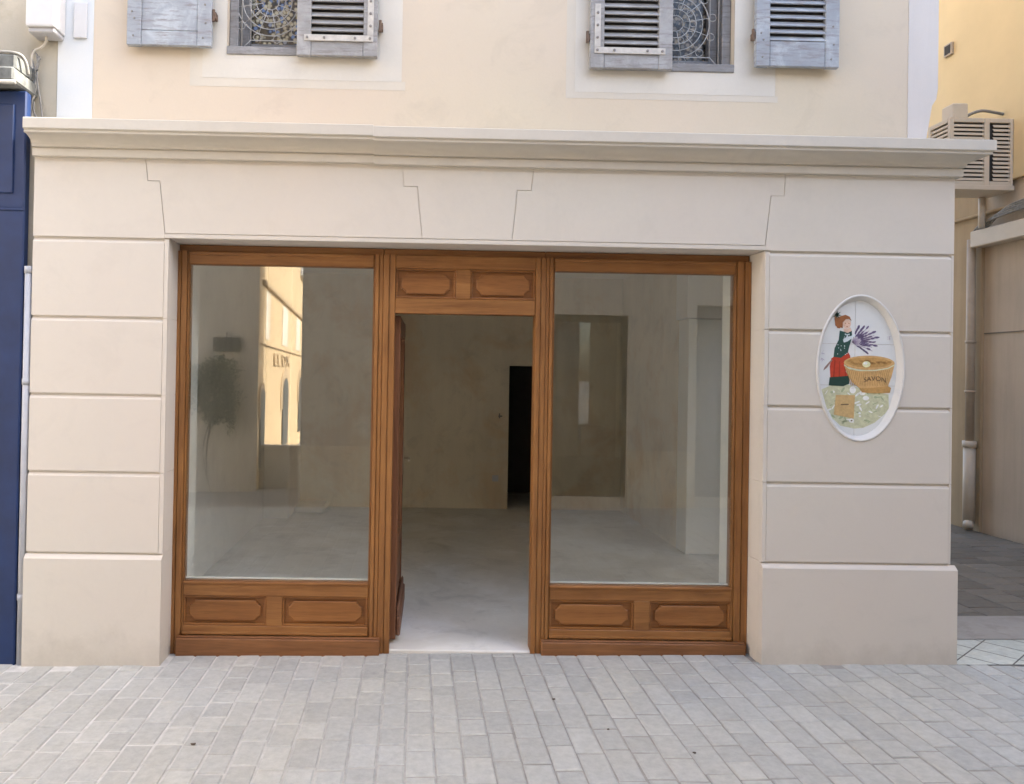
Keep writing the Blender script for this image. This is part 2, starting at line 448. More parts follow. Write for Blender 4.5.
# ------------------------------------------------------------------ shop building
B = thing('shop_building', 'cream rendered shop building with pale stone ground floor and oak shopfront', 'building', (.5, .4, 0))
XL, XR = -2.235, 3.18
OL, OR_, OT = -1.45, 2.055, 2.42
J = [.58, 1.05, 1.50, 1.95, 2.41]
def cut(bm, cutter):
    """boolean difference on a bmesh, returns a new bmesh"""
    obs = []
    for q in (bm, cutter):
        bmesh.ops.recalc_face_normals(q, faces=q.faces[:])
        me = bpy.data.meshes.new('t'); q.to_mesh(me); o = bpy.data.objects.new('t', me); COL.objects.link(o); obs.append(o)
    md = obs[0].modifiers.new('b', 'BOOLEAN'); md.object = obs[1]; md.operation = 'DIFFERENCE'; md.solver = 'EXACT'
    bpy.context.view_layer.update()
    me = bpy.data.meshes.new_from_object(obs[0].evaluated_get(bpy.context.evaluated_depsgraph_get()))
    r = bmesh.new(); r.from_mesh(me)
    for o in obs: bpy.data.objects.remove(o)
    bpy.data.meshes.remove(me)
    return r
def merge(bm, other):
    me = bpy.data.meshes.new('t'); other.to_mesh(me); bm.from_mesh(me); bpy.data.meshes.remove(me)
PX, PZ, PA, PB = 2.628, 1.732, .262, .432      # oval niche of the tile picture
def pier(x0, x1, rev_left, outer_margin, niche):
    bm = NB(); m = .026; D = .50; SL = .036
    lev = [-.3] + J[:-1] + [2.418]
    for a, b in zip(lev, lev[1:]):
        box(bm, x0, x1, SL, D, a + .0012, b - .0012)
    box(bm, x0 + .004, x1 - .004, SL + .006, D - .01, -.29, 2.415)
    slab = NB(); box(slab, x0 + .0005, x1 - .0005, .014, SL - .0002, -.299, 2.4175)
    fx0 = x0 + (m if rev_left else outer_margin); fx1 = x1 - (outer_margin if rev_left else m)
    front = NB()
    for a, b in zip(J, J[1:]):
        profile_x(front, [(.0138, a + .006), (0, a + .007), (0, b - .024), (.0132, b - .006), (.0138, b - .006)], fx0, fx1)
    if niche:
        c = NB(); prism(c, [(PX + PA * math.cos(2 * math.pi * k / 72), PZ + PB * math.sin(2 * math.pi * k / 72)) for k in range(72)], -.05, .0362)
        s2 = cut(slab, c.copy()); f2 = cut(front, c); slab, front = s2, f2
    merge(bm, slab); merge(bm, front)
    strips = []
    if fx0 - x0 > .004: strips.append((x0, fx0 - .0015))
    if x1 - fx1 > .004: strips.append((fx1 + .0015, x1))
    for s0, s1 in strips:
        for a, b in zip(J, J[1:]):
            box(bm, s0, s1, .0003, .0138, a + .0012, b - .0012, .0012)
    px0, px1 = x0 - (0 if rev_left else .006), x1 + (.032 if rev_left else 0)
    profile_x(bm, [(.0138, -.3), (-.016, -.3), (-.016, .548), (-.010, .556), (.010, .574), (.0138, .574)], px0, px1)
    if rev_left: box(bm, x1 - .001, x1 + .031, .0142, D, -.3, .553, .003)
    obj('pier_wall', bm, M['stone'], B)
pier(XL, OL, False, 0, False)
pier(OR_, XR, True, .014, True)
# lintel with voussoir joints
bm = NB()
box(bm, XL, XR, .0075, .5, 2.4185, 3.0)
g = .0018
top = 2.905
def line(pts): return pts
L1 = [(-1.472, 2.43), (-1.508, 2.751), (-1.577, 2.751), (-1.598, top)]
L2 = [(.026, 2.447), (-.007, 2.751), (-.085, 2.751), (-.102, top)]
L3 = [(.554, 2.447), (.580, 2.741), (.661, 2.741), (.679, top)]
L4 = [(2.051, 2.43), (2.082, 2.740), (2.160, 2.740), (2.170, top)]
def sh(L, dx, dz): return [(L[0][0] + dx, L[0][1]), (L[1][0] + dx, L[1][1] + dz), (L[2][0] + dx, L[2][1] + dz), (L[3][0] + dx, L[3][1])]
def lp(pts): prism(bm, pts, 0, .0078)
a = sh(L1, -g, -g); lp([(XL, 2.417), (OL - .026, 2.417)] + a + [(XL, top)])
a = sh(L1, g, g); b = sh(L2, -g, -g); lp([(OL - .02, 2.447)] + [(-1.4715, 2.447)] + a[1:] + b[::-1] if False else [(a[0][0], 2.447)] + a[1:] + b[::-1])
a = sh(L2, g, g); b = sh(L3, -g, g); lp(a + b[::-1])
a = sh(L3, g, -g); b = sh(L4, -g, g); b[0] = (b[0][0], 2.447); lp(a + b[::-1])
a = sh(L4, g, -g); lp(a[::-1] + [(OR_ + .026, 2.417), (XR, 2.417), (XR, top)])
box(bm, OL - .024, OR_ + .024, 0.0004, .0079, 2.4192, 2.4425, .0012)
obj('lintel_wall', bm, M['stone'], B)
# cornice : moulded profile swept along the front and the right return
prof = [(-.175, 2.872), (0.026, 2.872), (.030, 2.876), (.030, 2.914), (.022, 2.916), (.022, 2.922), (.036, 2.925)]
for k in range(9):      # cove
    t = k / 8 * math.pi / 2
    prof.append((.120 - .082 * math.cos(t), 2.927 + .050 * math.sin(t) * 1.0))
prof += [(.127, 2.980), (.127, 2.992), (.136, 2.996), (.140, 3.0), (.140, 3.056), (.134, 3.060), (-.175, 3.085)]
def sweep_cornice(bm, x0, x1, ret, dz=0, yret=1.5):
    A = [bm.verts.new((x0, -d, z + dz)) for d, z in prof]
    if ret:
        Bv = [bm.verts.new((x1 + d, -d, z + dz)) for d, z in prof]
        Cv = [bm.verts.new((x1 + d, yret, z + dz)) for d, z in prof]
        rows = [A, Bv, Cv]
    else:
        rows = [A, [bm.verts.new((x1, -d, z + dz)) for d, z in prof]]
    n = len(prof)
    for P, Q in zip(rows, rows[1:]):
        for i in range(n - (1 if ret else 0)):
            j = (i + 1) % n
            bm.faces.new((P[i], P[j], Q[j], Q[i]))
    bm.faces.new(A[::-1])
    if not ret: bm.faces.new(rows[-1])
bm = NB(); sweep_cornice(bm, XL, -.262, False, .003); sweep_cornice(bm, -.2615, XR, True, -.003)
obj('cornice', bm, M['cornice'], B)
# upper wall with two window openings
UY = .17
HT = 8.6
W1 = (-1.18, -.27, 3.575, 4.85); W2 = (1.03, 1.925, 3.535, 4.81)
def wall_holes(bm, x0, x1, y0, y1, z0, z1, holes):
    xs = sorted({x0, x1, *[h[0] for h in holes], *[h[1] for h in holes]})
    zs = sorted({z0, z1, *[h[2] for h in holes], *[h[3] for h in holes]})
    # merged column strips to keep faces few; inner faces removed by using shared verts
    def solid(i, k):
        if i < 0 or k < 0 or i >= len(xs) - 1 or k >= len(zs) - 1: return False
        cx, cz = (xs[i] + xs[i + 1]) / 2, (zs[k] + zs[k + 1]) / 2
        return not any(h[0] < cx < h[1] and h[2] < cz < h[3] for h in holes)
    V = {}
    def vt(i, k, y):
        if (i, k, y) not in V: V[(i, k, y)] = bm.verts.new((xs[i], y, zs[k]))
        return V[(i, k, y)]
    for i in range(len(xs) - 1):
        for k in range(len(zs) - 1):
            if not solid(i, k): continue
            bm.faces.new((vt(i, k, y0), vt(i + 1, k, y0), vt(i + 1, k + 1, y0), vt(i, k + 1, y0)))
            bm.faces.new((vt(i, k, y1), vt(i, k + 1, y1), vt(i + 1, k + 1, y1), vt(i + 1, k, y1)))
            if not solid(i - 1, k): bm.faces.new((vt(i, k, y0), vt(i, k + 1, y0), vt(i, k + 1, y1), vt(i, k, y1)))
            if not solid(i + 1, k): bm.faces.new((vt(i + 1, k, y0), vt(i + 1, k, y1), vt(i + 1, k + 1, y1), vt(i + 1, k + 1, y0)))
            if not solid(i, k - 1): bm.faces.new((vt(i, k, y0), vt(i, k, y1), vt(i + 1, k, y1), vt(i + 1, k, y0)))
            if not solid(i, k + 1): bm.faces.new((vt(i, k + 1, y0), vt(i + 1, k + 1, y0), vt(i + 1, k + 1, y1), vt(i, k + 1, y1)))
UX0, UX1 = -2.196, 3.19
bm = NB(); wall_holes(bm, UX0 + .002, 3.0035, UY, .55, 2.99, HT, [W1, W2])
obj('upper_wall', bm, M['cream'], B)
bm = NB(); box(bm, UX0, -1.985, UY - .004, UY + .02, 3.07, HT); obj('corner_band', bm, M['band'], B)
bm = NB(); prism(bm, [(3.004, 3.0), (3.105, 3.0), (3.115, 3.12), (3.15, 3.33), (3.155, 3.36), (3.18, 3.40), (3.190, 3.47), (3.19, HT), (3.004, HT)], UY - .004, .55); obj('corner_band', bm, M['band_grey'], B)
def surround(h, l, r, b, t, e):
    bm = NB(); prism(bm, [(l, b), (r, b), (r, t), (l, t)], UY - .0025, UY + .005)
    # hole is left by four strips instead of a plate
    bm.free(); bm = NB()
    for (a0, a1, c0, c1) in ((l, r, b, h[2]), (l, h[0], h[2], t), (h[1], r, h[2], t), (l, r, h[3] + .0, t + .12)):
        if c0 == h[3]: continue
        box(bm, a0, a1, UY - .0022, UY + .004, c0, c1)
    box(bm, l, r, UY - .0022, UY + .004, t, t + .14)
    obj('window_surround', bm, M['surround'], B)
    bm = NB()
    for (a0, a1, c0, c1) in ((l - e, r + e * .3, b - e * .7, b), (l - e, l, b, t + .14)):
        box(bm, a0, a1, UY - .0011, UY + .004, c0, c1)
    obj('window_surround', bm, M['surround2'], B)
surround(W1, -1.325, -.115, 3.43, W1[3], .075)
surround(W2, .945, 2.18, 3.395, W2[3], .055)
# side walls, rear, roof
bm = NB()
box(bm, UX0, UX0 + .3, .56, 6.5, -.3, HT)
for a_ in ((.56, .90, -.3, HT), (2.30, 6.5, -.3, HT), (.9001, 2.2999, -.3, .35), (.9001, 2.2999, 2.45, HT)): box(bm, 3.152, UX1, *a_)
box(bm, UX0 + .3, 3.151, 6.2, 6.5, -.3, HT)
obj('side_wall', bm, M['cream'], B)
bm = NB(); box(bm, XR - .02, XR - .005, .5001, .5599, -.3, 3.0); obj('pier_return', bm, M['stone'], B)
bm = NB(); box(bm, XL, XL + .3, .5, .56, -.3, 3.0); obj('pier_return', bm, M['stone'], B)
bm = NB()
A = [bm.verts.new(p) for p in ((UX0 - .1, -.25, HT - .02), (UX1 + .1, -.25, HT - .02), (UX1 + .1, 3.3, HT + 1.1), (UX0 - .1, 3.3, HT + 1.1), (UX0 - .1, 6.8, HT - .02), (UX1 + .1, 6.8, HT - .02))]
L_ = [bm.verts.new(p.co + Vector((0, 0, -.12))) for p in A]
for q in ((0, 1, 2, 3), (3, 2, 5, 4)): bm.faces.new([A[i] for i in q]); bm.faces.new([L_[i] for i in q][::-1])
for q in ((0, 1), (1, 2), (2, 5), (5, 4), (4, 3), (3, 0)): bm.faces.new((A[q[0]], A[q[1]], L_[q[1]], L_[q[0]]))
obj('roof', bm, M['clay'], B)

# ---- upper windows
def upper_window(h, gx0, gx1, pane, arcs):
    x0, x1, z0, z1 = h
    bm = NB()
    # sill and frame
    box(bm, x0 + .002, x1 - .002, UY - .01, UY + .30, z0 - .002, z0 + .048, .004)
    box(bm, x0 + .002, x0 + .055, UY + .05, UY + .30, z0 + .05, z1, .004); box(bm, x1 - .055, x1 - .002, UY + .05, UY + .30, z0 + .05, z1, .004)
    fy0, fy1 = UY + .13, UY + .18
    for (a, b, c, d) in ((x0 + .056, x0 + .11, z0 + .05, z1), (x1 - .11, x1 - .056, z0 + .05, z1), (x0 + .111, x1 - .111, z0 + .05, z0 + .125), (x0 + .111, x1 - .111, z1 - .08, z1 - .001),
                         ((x0 + x1) / 2 - .03, (x0 + x1) / 2 + .03, z0 + .126, z1 - .081)):
        box(bm, a, b, fy0, fy1, c, d, .004)
    w = obj('window', bm, M['win_grey'], B)
    bm = NB(); box(bm, x0 + .05, x1 - .05, fy1 + .004, fy1 + .012, z0 + .06, z1 - .01); obj('pane', bm, pane, w)
    # wrought iron grille : bars, frame and scrolls
    bm = NB(); gy = UY + .06
    def bar(p, q, r=.0035): tube(bm, [p, q], r, 6)
    a, b, c, d = x0 + .075, x1 - .075, z0 + .06, z1 - .04
    for p, q in (((a, gy, c), (b, gy, c)), ((b, gy, c), (b, gy, d)), ((b, gy, d), (a, gy, d)), ((a, gy, d), (a, gy, c))): bar(p, q, .004)
    i_ = .055
    for p, q in (((a + i_, gy, c + i_), (b - i_, gy, c + i_)), ((b - i_, gy, c + i_), (b - i_, gy, d - i_)), ((b - i_, gy, d - i_), (a + i_, gy, d - i_)), ((a + i_, gy, d - i_), (a + i_, gy, c + i_))): bar(p, q, .003)
    for sx_, sz_, X, Z in ((1, 1, a, c), (-1, 1, b, c), (1, -1, a, d), (-1, -1, b, d)): bar((X, gy, Z), (X + sx_ * i_, gy, Z + sz_ * i_), .003)
    def ring(cx, cz, r, a0=0, a1=360, th=.003):
        n = max(8, int(r * 260)); cl = a1 - a0 >= 360
        pts = [(cx + r * math.cos(R(a0 + (a1 - a0) * k / n)), gy, cz + r * math.sin(R(a0 + (a1 - a0) * k / n))) for k in range(n + (0 if cl else 1))]
        tube(bm, pts, th, 5, closed=cl)
    for cx, cz in arcs:
        for r in (.05, .09, .13, .17, .21): ring(cx, cz, r)
        for k in range(12):
            t = R(30 * k + 10)
            bar((cx + .05 * math.cos(t), gy, cz + .05 * math.sin(t)), (cx + .21 * math.cos(t), gy, cz + .21 * math.sin(t)), .0022)
            ring(cx + .235 * math.cos(t), cz + .235 * math.sin(t), .024, th=.0026)
        for k in range(10):
            t = R(36 * k); ring(cx + .11 * math.cos(t), cz + .11 * math.sin(t), .02, th=.0022)
    obj('grille', bm, M['iron'], w, smooth=True)
    return w
upper_window(W1, 0, 0, M['curtain1'], [(-.93, 3.93), (-.5, 3.93), (-.93, 4.42), (-.5, 4.42)])
upper_window(W2, 0, 0, M['curtain2'], [(1.58, 3.86), (1.24, 3.86), (1.66, 4.38), (1.28, 4.38)])

# ---- shutters
def shutter(x0, x1, z0, z1, y0, mat, strap, hinge_x, solid_h, blank_panel=False, back=.035, lab=None):
    bm = NB(); w = .085; y1 = y0 + back
    box(bm, x0, x0 + w, y0, y1, z0, z1, .004); box(bm, x1 - w, x1, y0, y1, z0, z1, .004)
    box(bm, x0 + w + .001, x1 - w - .001, y0 + .004, y1 - .003, z0 + .003, z0 + solid_h, .003)
    box(bm, x0 + w + .001, x1 - w - .001, y0 + .003, y1 - .003, z1 - .09, z1 - .003, .003)
    zz = z0 + solid_h + .006
    if blank_panel:
        box(bm, x0 + w + .001, x1 - w - .001, y0 + .008, y1 - .006, zz - .002, zz + .22, .003)
        zz += .23
    while zz < z1 - .13:
        # tilted slat
        prof_ = [(y0 + .002, zz), (y0 + .008, zz - .004), (y1 - .002, zz + .030), (y1 - .008, zz + .034)]
        profile_x(bm, prof_, x0 + w, x1 - w)
        zz += .045
    s = obj('shutter', bm, mat, B)
    if lab: s['label'] = lab
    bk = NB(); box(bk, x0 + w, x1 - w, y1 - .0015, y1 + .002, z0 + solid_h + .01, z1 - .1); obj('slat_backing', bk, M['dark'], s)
    if strap:
        b2 = NB(); sy = y0 - .005
        sgn = 1 if hinge_x < (x0 + x1) / 2 else -1
        ox = x0 + .025 if sgn > 0 else x1 - .025
        far = x1 - .045 if sgn > 0 else x0 + .045
        zb = z0 + .088
        xa, xb = min(ox, far), max(ox, far)
        box(b2, xa, xb, sy, y0 - .0005, zb, zb + .038, .0015)
        va, vb = (ox, ox + .036) if sgn > 0 else (ox - .036, ox)
        box(b2, va, vb, sy, y0 - .0005, zb + .0385, zb + .30, .0015)
        st = obj('metal_strap', b2, M['strap'], s)
        for px, pz in [(q, zb + .019) for q in (xa + .018, xa + .12, xb - .11, xb - .02)] + [((va + vb) / 2, zb + .02 + k * .075) for k in range(1, 4)]:
            b3 = NB(); disc(b3, px, sy, pz, .0082, .005); obj('bolt', b3, M['bolt'], s)
    else:
        for px, pz in ((x0 + .04, .055), (x0 + .045, .16), (x1 - .05, .05), (x1 - .035, .14), (x0 + .03, .20), (x1 - .04, .25)):
            b3 = NB(); disc(b3, px, y0 - .0005, z0 + pz, .006, .003); obj('bolt', b3, M['bolt'], s)
    b4 = NB()
    hz = z0 + .19
    tube(b4, [(hinge_x, y0 + .01, hz - .035), (hinge_x, y0 + .01, hz + .035)], .009, 8)
    box(b4, min(hinge_x, hinge_x), hinge_x + .016, y0 + .005, y0 + .05, hz - .02, hz + .02, .002)
    obj('hinge', b4, M['rust'], s)
    return s
shutter(-1.762, -1.257, 3.592, 4.88, .105, M['shutter_blue'], False, -1.248, .09, True, lab='pale blue shutter with a flat lower panel, folded back left of its window')
shutter(-.748, -.263, 3.556, 4.84, .112, M['shutter_grey'], True, -.248, .10, lab='grey shutter closed over the right half of the left window, iron strap across it')
shutter(1.023, 1.525, 3.522, 4.82, .112, M['shutter_grey'], True, 1.008, .10, lab='grey shutter closed over the left half of the right window, iron strap across it')
shutter(2.03, 2.54, 3.555, 4.84, .105, M['shutter_blue'], False, 2.016, .155, lab='pale blue louvred shutter folded back on the wall right of its window')

# ------------------------------------------------------------------ oak shopfront
FY = .175        # face of the joinery
def notched(x0, x1, z0, z1, c):
    """rectangle with hollow-cut corners"""
    pts = []
    for cx, cz, a0 in ((x0, z0, 90), (x1, z0, 180), (x1, z1, 270), (x0, z1, 0)):
        pass
    k = c
    def arc(cx, cz, a0, a1): return [(cx + k * math.cos(R(a0 + (a1 - a0) * i / 4)), cz + k * math.sin(R(a0 + (a1 - a0) * i / 4))) for i in range(5)]
    q = [(0, 1.05), (.32, .95), (.95, .32), (1.05, 0)]
    pts += [(x0 + a * k, z0 + b * k) for a, b in q]
    pts += [(x1 - a * k, z0 + b * k) for a, b in q[::-1]]
    pts += [(x1 - a * k, z1 - b * k) for a, b in q]
    pts += [(x0 + a * k, z1 - b * k) for a, b in q[::-1]]
    return pts
def oak_panel(x0, x1, z0, z1, parent, y=FY):
    bm = NB()
    box(bm, x0, x1, y + .026, y + .036, z0, z1)
    # ogee frame moulding
    m = .013
    for a, b, c, d in ((x0, x1, z0, z0 + m), (x0, x1, z1 - m, z1), (x0, x0 + m, z0 + m, z1 - m), (x1 - m, x1, z0 + m, z1 - m)):
        box(bm, a + .0002, b - .0002, y + .008, y + .0265, c + .0002, d - .0002, .004, 2)
    px = .035; pz = .028
    prism(bm, notched(x0 + px, x1 - px, z0 + pz, z1 - pz, .031), y + .008, y + .0262, chamfer=.006)
    return obj('panel', bm, M['wood_panel'], parent)
def display_window(x0, x1, gx0, gx1, pans, bx0, bx1, lab=None):
    GZ0, GZ1 = .378, 2.296
    bm = NB()
    # stiles (stepped, moulded)
    def stile(a, b, z0=-.12, z1=2.376):
        w = b - a
        box(bm, a, b, FY + .012, FY + .075, z0, z1)
        box(bm, a + .0004, a + w * .42, FY + .001, FY + .0125, z0, z1, .003)
        box(bm, a + w * .46, b - w * .14, FY - .003, FY + .0125, z0, z1, .004, 2)
        box(bm, b - w * .10, b - .0004, FY + .004, FY + .0125, z0, z1, .002)
    stile(x0, gx0); 
    a, b = gx1, x1
    w = b - a
    box(bm, a, b, FY + .012, FY + .075, -.12, 2.376)
    box(bm, a + .0004, a + w * .10, FY + .004, FY + .0125, -.12, 2.376, .002)
    box(bm, a + w * .14, a + w * .54, FY - .003, FY + .0125, -.12, 2.376, .004, 2)
    box(bm, a + w * .58, b - .0004, FY + .001, FY + .0125, -.12, 2.376, .003)
    f = obj('display_window', bm, M['wood_v'], B)
    bm = NB()
    e = .0008
    box(bm, gx0 + e, gx1 - e, FY + .0, FY + .073, GZ1, 2.3755, .004)            # head
    box(bm, x0 + e, x1 - e, FY + .030, FY + .073, 2.3765, 2.4172, .004)         # recessed upper frame
    box(bm, gx0 + e, gx1 - e, FY - .004, FY + .0005, 2.352, 2.372, .004, 2)
    box(bm, gx0 + e, gx1 - e, FY + .0, FY + .073, .290, GZ0, .004)              # sill rail
    box(bm, gx0 + e, gx1 - e, FY - .008, FY + .0005, .364, .376, .003, 2)       # sill nosing
    box(bm, gx0 + e, gx1 - e, FY + .0, FY + .073, .0535, .1095, .003)           # bottom rail
    box(bm, gx0 + e, gx1 - e, FY - .012, FY + .0005, .060, .078, .005, 2)
    mid = (pans[0][1] + pans[1][0]) / 2
    box(bm, pans[0][1], pans[1][0], FY + .0005, FY + .072, .110, .2895, .003)
    # outer slivers closing the panel openings
    if pans[0][0] > gx0 + .002: box(bm, gx0 + e, pans[0][0], FY + .001, FY + .07, .110, .2895)
    if pans[1][1] < gx1 - .002: box(bm, pans[1][1], gx1 - e, FY + .001, FY + .07, .110, .2895)
    # glazing beads
    bd = .004
    for (p, q, r_, s_) in ((gx0 + e, gx1 - e, GZ0, GZ0 + bd), (gx0 + e, gx1 - e, GZ1 - bd, GZ1), (gx0 + e, gx0 + bd, GZ0 + bd, GZ1 - bd), (gx1 - bd, gx1 - e, GZ0 + bd, GZ1 - bd)):
        box(bm, p, q, FY + .010, FY + .018, r_ + e, s_ - e, .001)
    obj('rail', bm, M['wood_h'], f)
    for p in pans: oak_panel(max(p[0], gx0 + .001), min(p[1], gx1 - .001), .110, .2895, f)
    bm = NB(); box(bm, bx0, bx1, FY - .045, FY + .0, -.12, .046, .004); box(bm, bx0 + .001, bx1 - .001, FY - .030, FY - .0005, .0465, .0535, .003)
    obj('base_board', bm, M['wood_base'], f)
    bm = NB(); box(bm, gx0 + .004, gx1 - .004, FY + .020, FY + .026, GZ0 + .002, GZ1 - .002); obj('pane', bm, M['glass'], f)
    bm = NB()      # pale inner beads behind the glass
    for (p, q, r_, s_) in ((gx0 + .002, gx1 - .002, GZ0 - .01, GZ0 + .008),):
        box(bm, p, q, FY + .05, FY + .07, r_ + .012, s_ + .002)
    obj('inner_bead', bm, M['in_white'], f)
    if lab: f['label'] = lab
    return f
display_window(-1.466, -.2035, -1.380, -.262, ((-1.38, -.877), (-.781, -.262)), -1.405, -.188)
display_window(.7905, 2.0545, .841, 1.955, ((.841, 1.360), (1.456, 1.955)), .789, 2.030)
# doorway frame and its transom with two panels
bm = NB()
for a, b, s in ((-.2030, -.1300, 1), (.7270, .7900, -1)):
    box(bm, a, b, FY + .010, FY + .09, -.12, 2.376)
    w = b - a
    box(bm, a + .0004, a + w * .48, FY - .004, FY + .0105, -.12, 2.376, .005, 2)
    box(bm, a + w * .52, b - .0004, FY + .000, FY + .0105, -.12, 2.376, .004, 2)
F = obj('doorway_frame', bm, M['wood_v'], B)
bm = NB()
box(bm, -.1292, .7262, FY + .001, FY + .088, 2.0205, 2.112, .004)
box(bm, -.1292, .7262, FY + .001, FY + .088, 2.2965, 2.3755, .003)
box(bm, -.2025, .7895, FY + .030, FY + .088, 2.3765, 2.4172, .004)
box(bm, .2400, .3290, FY + .0015, FY + .087, 2.1125, 2.296, .003)
obj('rail', bm, M['wood_h'], F)
oak_panel(-.1290, .2398, 2.1128, 2.2960, F); oak_panel(.3292, .7260, 2.1128, 2.2960, F)

# door leaf, swung inwards and seen almost edge-on
D0 = Vector((-.118, .265, 0)); ang = R(88.6)      # closed leaf would point along +x
D = NB()
def leafbox(bm, u0, u1, t0, t1, z0, z1, bev=.003):
    """u along the leaf, t across its thickness"""
    t = bmesh.new(); box(t, u0, u1, t0, t1, z0, z1, bev)
    bmesh.ops.transform(t, matrix=Matrix.Translation(D0) @ Matrix.Rotation(ang, 4, 'Z'), verts=t.verts[:])
    me = bpy.data.meshes.new('t'); t.to_mesh(me); t.free(); bm.from_mesh(me); bpy.data.meshes.remove(me)
LW = .80
for a, b, c, d in ((0, .095, .006, 2.012), (LW - .095, LW, .006, 2.012), (.0955, LW - .0955, 1.90, 2.011), (.0955, LW - .0955, .50, .60), (.0955, LW - .0955, .013, .16)):
    leafbox(D, a, b, -.022, .022, c, d, .004)
door = obj('door', D, M['wood_leaf'], B)
door['label'] = 'half-glazed oak door swung open into the shop'
bm = NB(); leafbox(bm, .095, LW - .095, -.004, .004, .60, 1.90, 0); obj('pane', bm, M['glass'], door)
bm = NB(); leafbox(bm, .095, LW - .095, -.010, .010, .16, .50, 0); leafbox(bm, .14, LW - .14, -.017, .017, .20, .46, .006); obj('panel', bm, M['wood_leaf'], door)
bm = NB(); leafbox(bm, .03, LW - .01, -.050, -.0225, .018, .135, .008); leafbox(bm, .03, LW - .01, -.040, -.0225, .136, .19, .012); obj('weather_board', bm, M['wood_y'], door)
bm = NB()
mt = Matrix.Translation(D0) @ Matrix.Rotation(ang, 4, 'Z')
for s in (-1, 1):
    leafbox(bm, LW - .065, LW - .035, s * .0225, s * .0275, .93, 1.12, .002)
    tube(bm, [mt @ Vector(p) for p in ((LW - .05, s * .026, 1.045), (LW - .05, s * .062, 1.045), (LW - .06, s * .066, 1.045), (LW - .165, s * .066, 1.04))], .0085, 8)
obj('handle', bm, M['brass'], door, smooth=True)
# sidelight: thin plaster threshold


# ------------------------------------------------------------------ interior
BY = 4.70; IC = 2.86
bm = NB()
prf = [(.178, -.3), (.178, -.030), (.184, -.024), (.30, -.016), (.9, .0), (1.8, .018), (3.0, .026), (6.19, .026), (6.19, -.3)]
profile_x(bm, prf, -.1295, .7265)
for xa, xb in ((-1.99, -.1296), (.7266, 3.0195)): profile_x(bm, [(.252, -.3), (.252, -.02)] + prf[3:], xa, xb)
# ramp from threshold
bm2 = NB()
o = obj('interior_floor', bm, M['in_floor'], B); bm2.free()
bm = NB()
# front inner reveals / pier backs
box(bm, -1.9, -1.40, .251, .46, .024, IC); box(bm, 1.97, 2.87, .251, .40, .024, IC)
box(bm, -1.40, 1.97, .2515, .40, 2.4, IC)
box(bm, -1.40, -.205, .2515, .33, .024, .355); box(bm, .79, 1.97, .2515, .33, .024, .355)
obj('inner_reveal', bm, M['in_white'], B)
bm = NB(); box(bm, -1.85, -1.66, .46, BY, .024, IC); obj('interior_wall', bm, M['in_white'], B)
bm = NB()
wall_holes(bm, -1.85, 3.02, BY, BY + .2, .024, IC, [(1.15, 1.66, .0241, 1.775)])
obj('interior_wall', bm, M['in_wall'], B)
# projecting flue to the left of the rear wall and low ledge
bm = NB(); box(bm, -1.659, -1.375, 3.9, BY - .001, .025, IC - .001, .01)
obj('interior_wall', bm, M['in_white'], B)
bm = NB(); box(bm, -1.374, -1.02, 4.25, BY - .002, .025, .10, .02); obj('ledge', bm, M['in_white'], B)
# partition on the right with lit pillar end
bm = NB(); box(bm, 2.53, 2.72, 2.76, BY - .001, .025, IC - .001); obj('interior_wall', bm, M['in_wall'], B)
bm = NB(); box(bm, 2.53, 2.86, 2.5, 2.755, .025, 2.21, .006); obj('pillar', bm, plaster('fresh_white_plaster', (.88, .87, .82), .03, 1.5, .9, .08, 60), B)
bm = NB(); box(bm, 2.861, 3.019, 2.62, 2.66, .03, 2.21, .004); obj('passage_shade', bm, M['bark'], B)  # dark sheet standing in for the shade of the passage
bm = NB(); box(bm, 2.50, 3.02, 2.46, 2.75, 2.215, IC - .001, .004); obj('beam', bm, M['in_ceil'], B)
bm = NB(); box(bm, 3.02, 3.15, .40, .90, .024, IC); box(bm, 3.02, 3.15, 2.30, BY + .2, .024, IC); box(bm, 3.02, 3.15, .9001, 2.2999, .024, .35); box(bm, 3.02, 3.15, .9001, 2.2999, 2.45, IC); obj('interior_wall', bm, M['in_wall'], B)
bm = NB()
for a_, b_, c_, d_ in ((.9005, .97, .351, 2.449), (2.23, 2.2995, .351, 2.449), (.9705, 2.2295, .351, .43), (.9705, 2.2295, 2.37, 2.449), (1.57, 1.63, .4305, 2.3695)): box(bm, 3.04, 3.10, a_, b_, c_, d_, .003)
sf = obj('added_light_window', bm, M['wood_v'], B)  # unseen window added to let more light onto the pillar and room
bm = NB(); box(bm, 3.065, 3.072, .97, 2.23, .43, 2.37); obj('pane', bm, M['glass'], sf)
bm = NB(); box(bm, -1.85, 3.15, .25, BY + .2, IC, IC + .08); obj('ceiling', bm, M['in_ceil'], B)
# dark store room behind
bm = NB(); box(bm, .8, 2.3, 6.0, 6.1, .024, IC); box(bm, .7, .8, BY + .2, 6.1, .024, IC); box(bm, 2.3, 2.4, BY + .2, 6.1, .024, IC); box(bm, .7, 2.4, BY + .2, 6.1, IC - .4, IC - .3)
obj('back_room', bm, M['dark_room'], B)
bm = NB(); box(bm, .96, 1.035, BY - .012, BY - .0005, .36, .435, .003); obj('socket', bm, M['plastic'], B)
bm = NB(); box(bm, 1.03, 1.045, BY - .012, BY + .0, 1.13, 1.19, .003); box(bm, 1.02, 1.07, BY - .03, BY - .012, 1.15, 1.165, .003)
obj('latch', bm, M['cable'], B)

